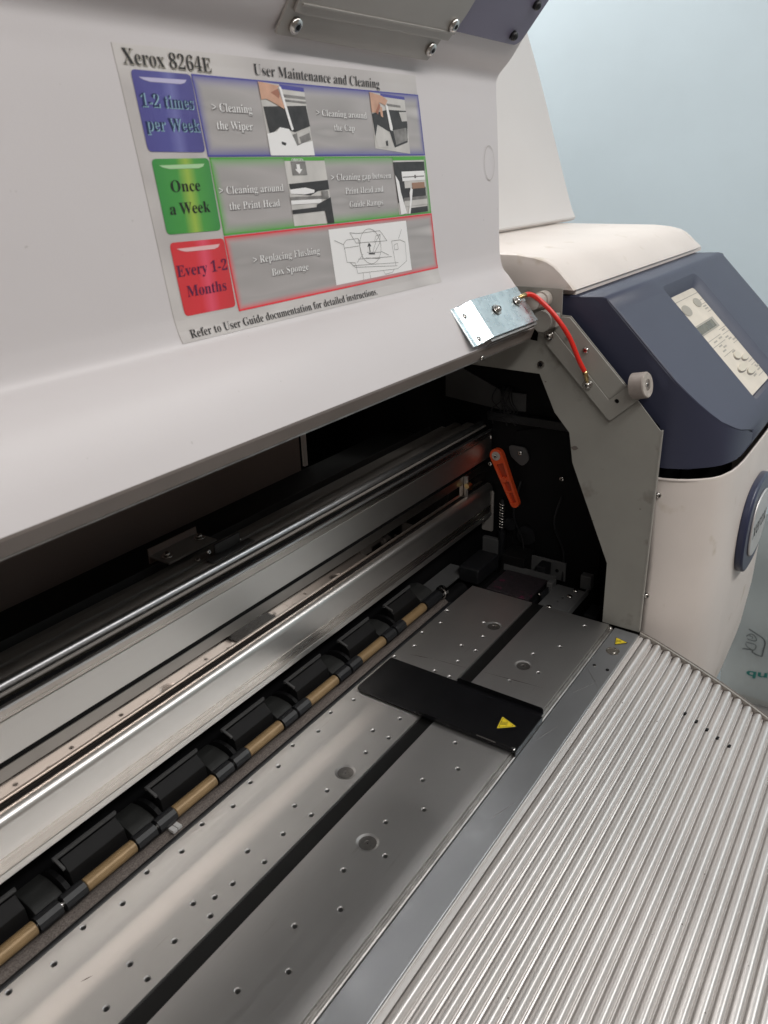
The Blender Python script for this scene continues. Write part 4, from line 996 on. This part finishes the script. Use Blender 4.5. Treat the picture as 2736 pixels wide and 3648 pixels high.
patch('red_row', [(-0.4110, 0.4650), (-0.1466, 0.4653), (-0.1400, 0.4166), (-0.4068, 0.4160)], ramp_mat('red_row_print', cellg, 'n', (0.80, 0.03, 0.045), (0.025, 0.11)), 0.0002, nu=10)
def frame_lines(quad, m, wd):
    q = [Vector(p) for p in quad]
    for i in range(4):
        a, b = q[i], q[(i + 1) % 4]; c = sum(q, Vector((0, 0))) / 4; d = (b - a).normalized(); n_ = Vector((-d.y, d.x)); n_ = n_ if n_.dot(c - a) > 0 else -n_
        patch('row_border', [a, b, b + n_ * wd, a + n_ * wd] if i in (0,) else [a, b, b + n_ * wd, a + n_ * wd], m, 0.0003, nu=8, nv=1)
mb = mat('print_blue', (0.075, 0.07, 0.33), 0.35); mg = mat('print_green', (0.09, 0.40, 0.05), 0.35); mr = mat('print_red', (0.78, 0.035, 0.05), 0.35)
frame_lines([(-0.4187, 0.5595), (-0.1587, 0.5612), (-0.1530, 0.5137), (-0.4150, 0.5132)], mb, 0.0009)
frame_lines([(-0.4140, 0.5128), (-0.1528, 0.5130), (-0.1472, 0.4658), (-0.4108, 0.4656)], mg, 0.0009)
frame_lines([(-0.4110, 0.4650), (-0.1466, 0.4653), (-0.1400, 0.4166), (-0.4068, 0.4160)], mr, 0.0011)
def tab(name, quad, stops, barm):
    q = [Vector(p) for p in quad]
    m = ramp_mat(name + '_print', stops, 'x')
    # rounded tab: polygon with corner fillets, meshed by a fine grid clipped to the outline
    o2 = fillet([tuple(p) for p in q], 0.0032, 4); f = hp3(0.0003); c = sum(q, Vector((0, 0))) / 4
    rows = 10; vs = []; fs = []
    k = len(o2)
    for r_ in (0.0, 0.35, 0.7, 1.0):
        for p in o2: w_ = c.lerp(Vector(p), r_); vs.append(f(w_.x, w_.y))
    for r_ in range(3):
        for i in range(k): fs.append((r_ * k + i, r_ * k + (i + 1) % k, (r_ + 1) * k + (i + 1) % k, (r_ + 1) * k + i))
    o = mk(name, vs, fs, m, PO, fixn=False)
    x0 = min(p.x for p in q); x1 = max(p.x for p in q); z0 = min(p.y for p in q); z1 = max(p.y for p in q)
    uv = o.data.uv_layers.new(name='uv')
    for p in o.data.polygons:
        for li, vi in zip(p.loop_indices, p.vertices):
            v = o.data.vertices[vi].co; uv.data[li].uv = ((v.x - x0) / (x1 - x0), (v.z - z0) / (z1 - z0))
    # pale highlight bar
    dx = q[0]; wv = (q[1] - q[0]); up = (q[3] - q[0])
    g = hp3(0.0005); pts = []
    for t, s in ((0.10, 0.085), (0.90, 0.075), (0.86, 0.115), (0.78, 0.135), (0.27, 0.135), (0.17, 0.115)):
        p = dx + wv * t + up * s; pts.append(g(p.x, p.y))
    mk('highlight_bar', pts, [tuple(range(6))], barm, o, fixn=False)
    return o
tab('blue_tab', [(-0.4648, 0.5588), (-0.4191, 0.5591), (-0.4165, 0.5158), (-0.4623, 0.5161)], [(0.0, (0.075, 0.065, 0.27)), (0.42, (0.085, 0.08, 0.31)), (0.58, (0.16, 0.16, 0.42)), (0.72, (0.08, 0.07, 0.28)), (1.0, (0.07, 0.06, 0.25))], mat('print_pale_lilac', (0.52, 0.49, 0.68), 0.35))
tab('green_tab', [(-0.4611, 0.5122), (-0.4147, 0.5125), (-0.4127, 0.4691), (-0.4585, 0.4696)], [(0.0, (0.04, 0.27, 0.05)), (0.38, (0.06, 0.32, 0.05)), (0.55, (0.34, 0.50, 0.06)), (0.70, (0.07, 0.33, 0.05)), (1.0, (0.04, 0.26, 0.05))], mat('print_pale_green', (0.42, 0.66, 0.36), 0.35))
tab('red_tab', [(-0.4579, 0.4648), (-0.4115, 0.4641), (-0.4088, 0.4196), (-0.4547, 0.4198)], [(0.0, (0.66, 0.03, 0.035)), (0.40, (0.70, 0.03, 0.04)), (0.56, (0.80, 0.08, 0.14)), (0.72, (0.68, 0.03, 0.04)), (1.0, (0.62, 0.03, 0.035))], mat('print_pale_pink', (0.80, 0.50, 0.50), 0.35))
def ptext(s, x0, x1, z0, cap, m, lift=0.0006, thin=-0.005, shadow=None, **k):
    if shadow: fit_text(s, x0 + shadow[1], x1 + shadow[1], z0 - shadow[2], cap, hp3(lift - 0.0001), shadow[0], PO, 'lettering_shadow', thin=0.008, **k)
    fit_text(s, x0, x1, z0, cap, hp3(lift), m, PO, 'lettering', thin=thin, **k)
ptext('Xerox 8264E', -0.4690, -0.4010, 0.5613, 0.0082, M['ink'], thin=-0.011, shadow=(M['keygrey'], 0.0005, 0.0003))
ptext('User Maintenance and Cleaning', -0.3620, -0.2165, 0.5628, 0.0068, M['ink'], thin=-0.011)
ptext('1-2 times', -0.4618, -0.4212, 0.5400, 0.0070, M['navyink'], shadow=(M['lightblue'], 0.0006, 0.0003))
ptext('per Week', -0.4610, -0.4188, 0.5275, 0.0072, M['navyink'], shadow=(M['lightblue'], 0.0006, 0.0003))
ptext('Once', -0.4497, -0.4257, 0.4936, 0.0068, M['ink'], thin=-0.004)
ptext('a Week', -0.4534, -0.4199, 0.4808, 0.0068, M['ink'], thin=-0.004)
ptext('Every 1-2', -0.4557, -0.4119, 0.4442, 0.0070, mat('print_plum', (0.10, 0.012, 0.06), 0.4), thin=-0.004)
ptext('Months', -0.4499, -0.4153, 0.4313, 0.0070, mat('print_plum', (0.10, 0.012, 0.06), 0.4), thin=-0.004)
sh = (mat('print_soft_shadow', (0.14, 0.125, 0.12), 0.4), 0.0005, 0.00035)
W_ = M['glow']
ptext('> Cleaning', -0.4057, -0.3692, 0.5395, 0.0050, W_, shadow=sh); ptext('the Wiper', -0.4037, -0.3705, 0.5292, 0.0050, W_, shadow=sh)
ptext('> Cleaning around', -0.3012, -0.2380, 0.5403, 0.0045, W_, shadow=sh); ptext('the Cap', -0.2815, -0.2554, 0.5309, 0.0045, W_, shadow=sh)
ptext('> Cleaning around', -0.4100, -0.3468, 0.4908, 0.0048, W_, shadow=sh); ptext('the Print Head', -0.4025, -0.3525, 0.4810, 0.0048, W_, shadow=sh)
ptext('> Cleaning gap between', -0.2910, -0.2094, 0.4962, 0.0047, W_, shadow=sh); ptext('Print Head and', -0.2746, -0.2224, 0.4861, 0.0047, W_, shadow=sh); ptext('Guide Ramps', -0.2706, -0.2240, 0.4761, 0.0047, W_, shadow=sh)
ptext('> Replacing Flushing', -0.3865, -0.3130, 0.4453, 0.0050, W_, shadow=sh); ptext('Box Sponge', -0.3691, -0.3282, 0.4352, 0.0050, W_, shadow=sh)
ptext('Refer to User Guide documentation for detailed instructions.', -0.4547, -0.2444, 0.4062, 0.0054, M['ink'], thin=-0.006)
# little printed photographs
def photo(name, quad, layers):
    q = [Vector(p) for p in quad]
    bg = patch(name, quad, layers[0], 0.0004, nu=3, nv=3)
    lift = 0.0005
    for m, pts in layers[1:]:
        f = hp3(lift); lift += 0.00004; out = []
        for u, v in pts:
            a = q[0].lerp(q[1], u); b = q[3].lerp(q[2], u); p = a.lerp(b, v); out.append(f(p.x, p.y))
        mk('print_shape', out, [tuple(range(len(out)))], m, bg, fixn=False)
K = M; R4 = lambda a, b, c, d: [(a, c), (b, c), (b, d), (a, d)]
photo('wiper_photo', [(-0.3598, 0.5590), (-0.3125, 0.5578), (-0.3081, 0.5139), (-0.3560, 0.5139)], [K['photo_light'],
  (mb, R4(0.45, 1.0, 0.0, 0.06)), (K['photo_mid'], R4(0.5, 1.0, 0.13, 0.17)), (K['photo_mid'], R4(0.5, 1.0, 0.20, 0.23)), (K['photo_dark'], [(0.02, 0.33), (0.98, 0.26), (1.0, 0.56), (0.62, 0.66), (0.30, 0.60), (0.06, 0.72)]),
  (K['glow'], [(0.0, 0.70), (0.22, 0.66), (0.30, 0.60), (0.50, 0.62), (0.62, 0.84), (1.0, 0.78), (1.0, 1.0), (0.0, 1.0)]), (K['photo_mid'], [(0.55, 0.70), (0.95, 0.60), (0.97, 0.76), (0.62, 0.86)]), (K['photo_light'], [(0.66, 0.66), (0.95, 0.60), (0.95, 0.66), (0.70, 0.73), (0.72, 0.82), (0.66, 0.83)]),
  (K['photo_dark'], [(0.28, 0.80), (0.38, 0.82), (0.36, 0.86), (0.28, 0.84)]), (K['skin'], [(0.0, 0.0), (0.44, 0.02), (0.30, 0.12), (0.42, 0.16), (0.48, 0.30), (0.46, 0.34), (0.30, 0.28), (0.10, 0.22), (0.0, 0.24)]), (K['skindk'], [(0.22, 0.13), (0.40, 0.06), (0.42, 0.14), (0.38, 0.20), (0.30, 0.16)]),
  (K['glow'], [(0.42, 0.03), (0.47, 0.03), (0.58, 0.55), (0.60, 0.62), (0.55, 0.64), (0.52, 0.54)])])
photo('cap_photo', [(-0.2316, 0.5595), (-0.1811, 0.5584), (-0.1774, 0.5150), (-0.2290, 0.5190)], [K['photo_light'],
  (mb, R4(0.3, 1.0, 0.0, 0.05)), (K['photo_mid'], R4(0.45, 0.85, 0.16, 0.20)), (K['photo_dark'], [(0.0, 0.38), (0.45, 0.27), (1.0, 0.24), (1.0, 0.48), (0.95, 0.80), (0.55, 0.93), (0.45, 0.66), (0.12, 0.56), (0.03, 0.80)]),
  (K['photo_light'], [(0.10, 0.62), (0.26, 0.60), (0.42, 0.74), (0.38, 0.94), (0.08, 0.98), (0.02, 0.80)]), (K['photo_mid'], [(0.55, 0.62), (0.95, 0.54), (0.97, 0.76), (0.60, 0.88)]), (K['photo_light'], [(0.78, 0.28), (1.0, 0.26), (1.0, 0.42), (0.84, 0.44)]),
  (K['photo_dark'], [(0.30, 0.84), (0.36, 0.82), (0.36, 0.92), (0.30, 0.92)]), (K['skin'], [(0.0, 0.0), (0.34, 0.04), (0.48, 0.10), (0.40, 0.20), (0.24, 0.16), (0.16, 0.34), (0.0, 0.36)]), (K['skin'], [(0.22, 0.22), (0.30, 0.24), (0.30, 0.42), (0.24, 0.40)]), (K['skindk'], [(0.10, 0.34), (0.22, 0.18), (0.26, 0.20), (0.16, 0.38)]),
  (K['glow'], [(0.40, 0.18), (0.46, 0.20), (0.54, 0.58), (0.52, 0.64), (0.46, 0.62)])])
photo('head_photo', [(-0.3427, 0.5127), (-0.2972, 0.5127), (-0.2921, 0.4662), (-0.3392, 0.4668)], [K['photo_light'],
  (mg, R4(0.0, 1.0, 0.0, 0.05)), (K['photo_mid'], R4(0.14, 0.50, 0.06, 0.26)), (K['glow'], [(0.27, 0.10), (0.35, 0.10), (0.35, 0.17), (0.40, 0.17), (0.31, 0.24), (0.22, 0.17), (0.27, 0.17)]),
  (K['photo_dark'], [(0.02, 0.38), (1.0, 0.34), (1.0, 0.48), (0.70, 0.50), (0.50, 0.56), (0.04, 0.52)]), (K['glow'], [(0.02, 0.46), (0.40, 0.44), (0.62, 0.48), (0.60, 0.52), (0.36, 0.54), (0.02, 0.52)]), (K['photo_mid'], R4(0.0, 0.80, 0.57, 0.62)), (K['glow'], R4(0.0, 0.75, 0.62, 0.68)),
  (K['photo_dark'], [(0.0, 0.76), (0.60, 0.74), (0.62, 0.70), (1.0, 0.60), (1.0, 1.0), (0.82, 1.0), (0.80, 0.80), (0.0, 0.82)]), (K['photo_mid'], R4(0.78, 0.95, 0.50, 0.62))])
fit_text('ORIGIN', -0.3351, -0.3219, 0.5103, 0.0016, hp3(0.0008), K['glow'], PO, 'lettering')
photo('gap_photo', [(-0.2054, 0.5112), (-0.1560, 0.5114), (-0.1538, 0.4676), (-0.2000, 0.4668)], [K['photo_light'],
  (mg, R4(0.0, 1.0, -0.02, 0.03)), (K['photo_dark'], R4(0.0, 1.0, 0.06, 0.27)), (K['photo_dark'], R4(0.0, 0.28, 0.27, 0.78)), (K['photo_dark'], R4(0.22, 0.98, 0.53, 0.72)), (K['photo_mid'], R4(0.2, 1.0, 0.70, 0.76)), (K['glow'], R4(0.22, 0.98, 0.23, 0.40)), (K['photo_mid'], R4(0.24, 0.96, 0.32, 0.34)), (K['photo_mid'], R4(0.62, 0.68, 0.30, 0.36)), (K['copper'], R4(0.52, 0.95, 0.44, 0.55)),
  (K['photo_light'], R4(0.2, 1.0, 0.76, 0.86)), (K['photo_dark'], R4(0.34, 1.0, 0.90, 1.0)), (K['glow'], [(0.0, 0.28), (0.10, 0.40), (0.12, 0.60), (0.24, 0.98), (0.04, 1.0)]), (K['glow'], [(0.46, 0.52), (0.52, 0.56), (0.44, 0.80), (0.36, 1.0), (0.30, 1.0), (0.40, 0.74), (0.40, 0.62)])])
photo('sponge_drawing', [(-0.3000, 0.4617), (-0.1904, 0.4617), (-0.1854, 0.4198), (-0.2963, 0.4199)], [K['glow']])
# line drawing of the machine with the callout circle
dq = [Vector(p) for p in ((-0.3000, 0.4617), (-0.1904, 0.4617), (-0.1854, 0.4198), (-0.2963, 0.4199))]
def dpt(u, v): a = dq[0].lerp(dq[1], u); b = dq[3].lerp(dq[2], u); return a.lerp(b, v)
def dline(lines, m, wd=0.00028):
    f = hp3(0.0006); vs = []; fs = []
    for ln in lines:
        for a, b in zip(ln, ln[1:]):
            A_ = dpt(*a); B_ = dpt(*b); d = (B_ - A_)
            if d.length < 1e-7: continue
            n_ = Vector((-d.y, d.x)).normalized() * wd; s = len(vs)
            for p in (A_ + n_, B_ + n_, B_ - n_, A_ - n_): vs.append(f(p.x, p.y))
            fs.append((s, s + 1, s + 2, s + 3))
    mk('line_drawing', vs, fs, m, PO, fixn=False)
circ_ = [(0.475 + 0.135 * math.cos(a), 0.40 + 0.33 * math.sin(a)) for a in [2 * math.pi * k / 32 for k in range(33)]]
dline([circ_,
 [(0.15, 0.28), (0.19, 0.22), (0.33, 0.22), (0.36, 0.32)], [(0.15, 0.28), (0.16, 0.62), (0.26, 0.66), (0.27, 0.86), (0.80, 0.92), (0.94, 0.80), (0.95, 0.42), (0.88, 0.36), (0.76, 0.36)],
 [(0.24, 0.10), (0.34, 0.13), (0.62, 0.13), (0.70, 0.34), (0.30, 0.30), (0.24, 0.10)], [(0.15, 0.36), (0.33, 0.36)], [(0.33, 0.22), (0.36, 0.62)],
 [(0.22, 0.70), (0.82, 0.80)], [(0.20, 0.64), (0.25, 0.74), (0.80, 0.86)], [(0.28, 0.66), (0.37, 0.52)], [(0.70, 0.62), (0.60, 0.52)], [(0.76, 0.36), (0.78, 0.86)], [(0.79, 0.44), (0.79, 0.54), (0.84, 0.54), (0.84, 0.42), (0.79, 0.44)],
 [(0.30, 0.60), (0.74, 0.66)], [(0.34, 0.88), (0.33, 1.0)], [(0.42, 0.89), (0.42, 1.0)], [(0.60, 0.90), (0.62, 0.98), (0.72, 0.97), (0.75, 0.92)],
 [(0.05, 0.20), (0.15, 0.30)], [(0.92, 0.16), (0.86, 0.34)], [(0.48, 0.56), (0.56, 0.30), (0.62, 0.20)], [(0.50, 0.56), (0.60, 0.36), (0.62, 0.20), (0.56, 0.22), (0.53, 0.34)], [(0.42, 0.50), (0.60, 0.54)], [(0.40, 0.60), (0.58, 0.66)]],
 mat('print_thin_line', (0.20, 0.19, 0.18), 0.4), 0.00017)
dline([[(0.46, 0.36), (0.46, 0.50)], [(0.44, 0.40), (0.46, 0.34), (0.48, 0.40)], [(0.44, 0.53), (0.52, 0.55)]], M['ink'], 0.0005)

# ------------------------------------------------------------------ plastic sheet on the wall
BG = thing('plastic_bag', 'translucent plastic bag with dark logo and green letters against the pale blue wall', 'plastic bag', (1.30, -0.03, -0.75))
def at_bag(y, z): 
    return (1.300 + 0.010 * math.sin(y * 38 + z * 9) + 0.004 * math.sin(z * 30), y, z)
vs = []; fs = []; NY = 26; NZ = 30
for j in range(NZ + 1):
    for i in range(NY + 1):
        t = i / NY; s = j / NZ; z = -0.35 - 0.62 * s * 0.95
        y0 = 0.075 - 0.03 * s + 0.02 * math.sin(3 * s); y1 = -0.42
        vs.append(at_bag(y0 + (y1 - y0) * t, z))
for j in range(NZ):
    for i in range(NY): fs.append((j * (NY + 1) + i, j * (NY + 1) + i + 1, (j + 1) * (NY + 1) + i + 1, (j + 1) * (NY + 1) + i))
mk('bag_film', vs, fs, M['bag'], BG, smooth='all', fixn=False)

def bagp(off=0.0):
    return lambda y, z: (1.3 + 0.010 * math.sin(y * 38 + z * 9) + 0.004 * math.sin(z * 30) - 0.004 - off, y, z)
def stroke(name, pts, wd, m, parent):
    f = bagp(); vs = []; fs = []; P_ = spline([(a, b, 0) for a, b in pts], 5)
    for i, p in enumerate(P_):
        d = (P_[min(i + 1, len(P_) - 1)] - P_[max(i - 1, 0)]).normalized(); n_ = Vector((-d.y, d.x, 0)) * wd / 2
        for q in (p + n_, p - n_): vs.append(f(q.x, q.y))
        if i: fs.append((2 * i - 2, 2 * i - 1, 2 * i + 1, 2 * i))
    mk(name, vs, fs, m, parent, fixn=False)
g = M['logogrey']
stroke('printed_logo', [(0.004, -0.696), (-0.018, -0.701), (-0.036, -0.708), (-0.043, -0.722), (-0.042, -0.745), (-0.041, -0.770)], 0.0036, g, BG)
stroke('printed_logo', [(-0.041, -0.770), (-0.030, -0.768), (-0.016, -0.764), (-0.014, -0.757), (0.004, -0.762), (0.012, -0.766)], 0.0036, g, BG)
stroke('printed_logo', [(0.008, -0.722), (-0.004, -0.708), (-0.016, -0.711), (-0.020, -0.722), (-0.010, -0.727), (0.004, -0.728)], 0.0026, g, BG)
stroke('printed_logo', [(0.000, -0.716), (-0.008, -0.715), (-0.009, -0.721)], 0.0022, g, BG)
stroke('printed_logo', [(0.006, -0.740), (-0.018, -0.736), (-0.022, -0.746), (-0.016, -0.756), (0.002, -0.752), (0.006, -0.745)], 0.0026, g, BG)
fit_text('qui', -0.010, -0.075, -0.838, 0.0215, lambda a, b: (bagp()(a, b)), M['greenink'], BG, 'green_lettering', serif=False, thin=0.025)
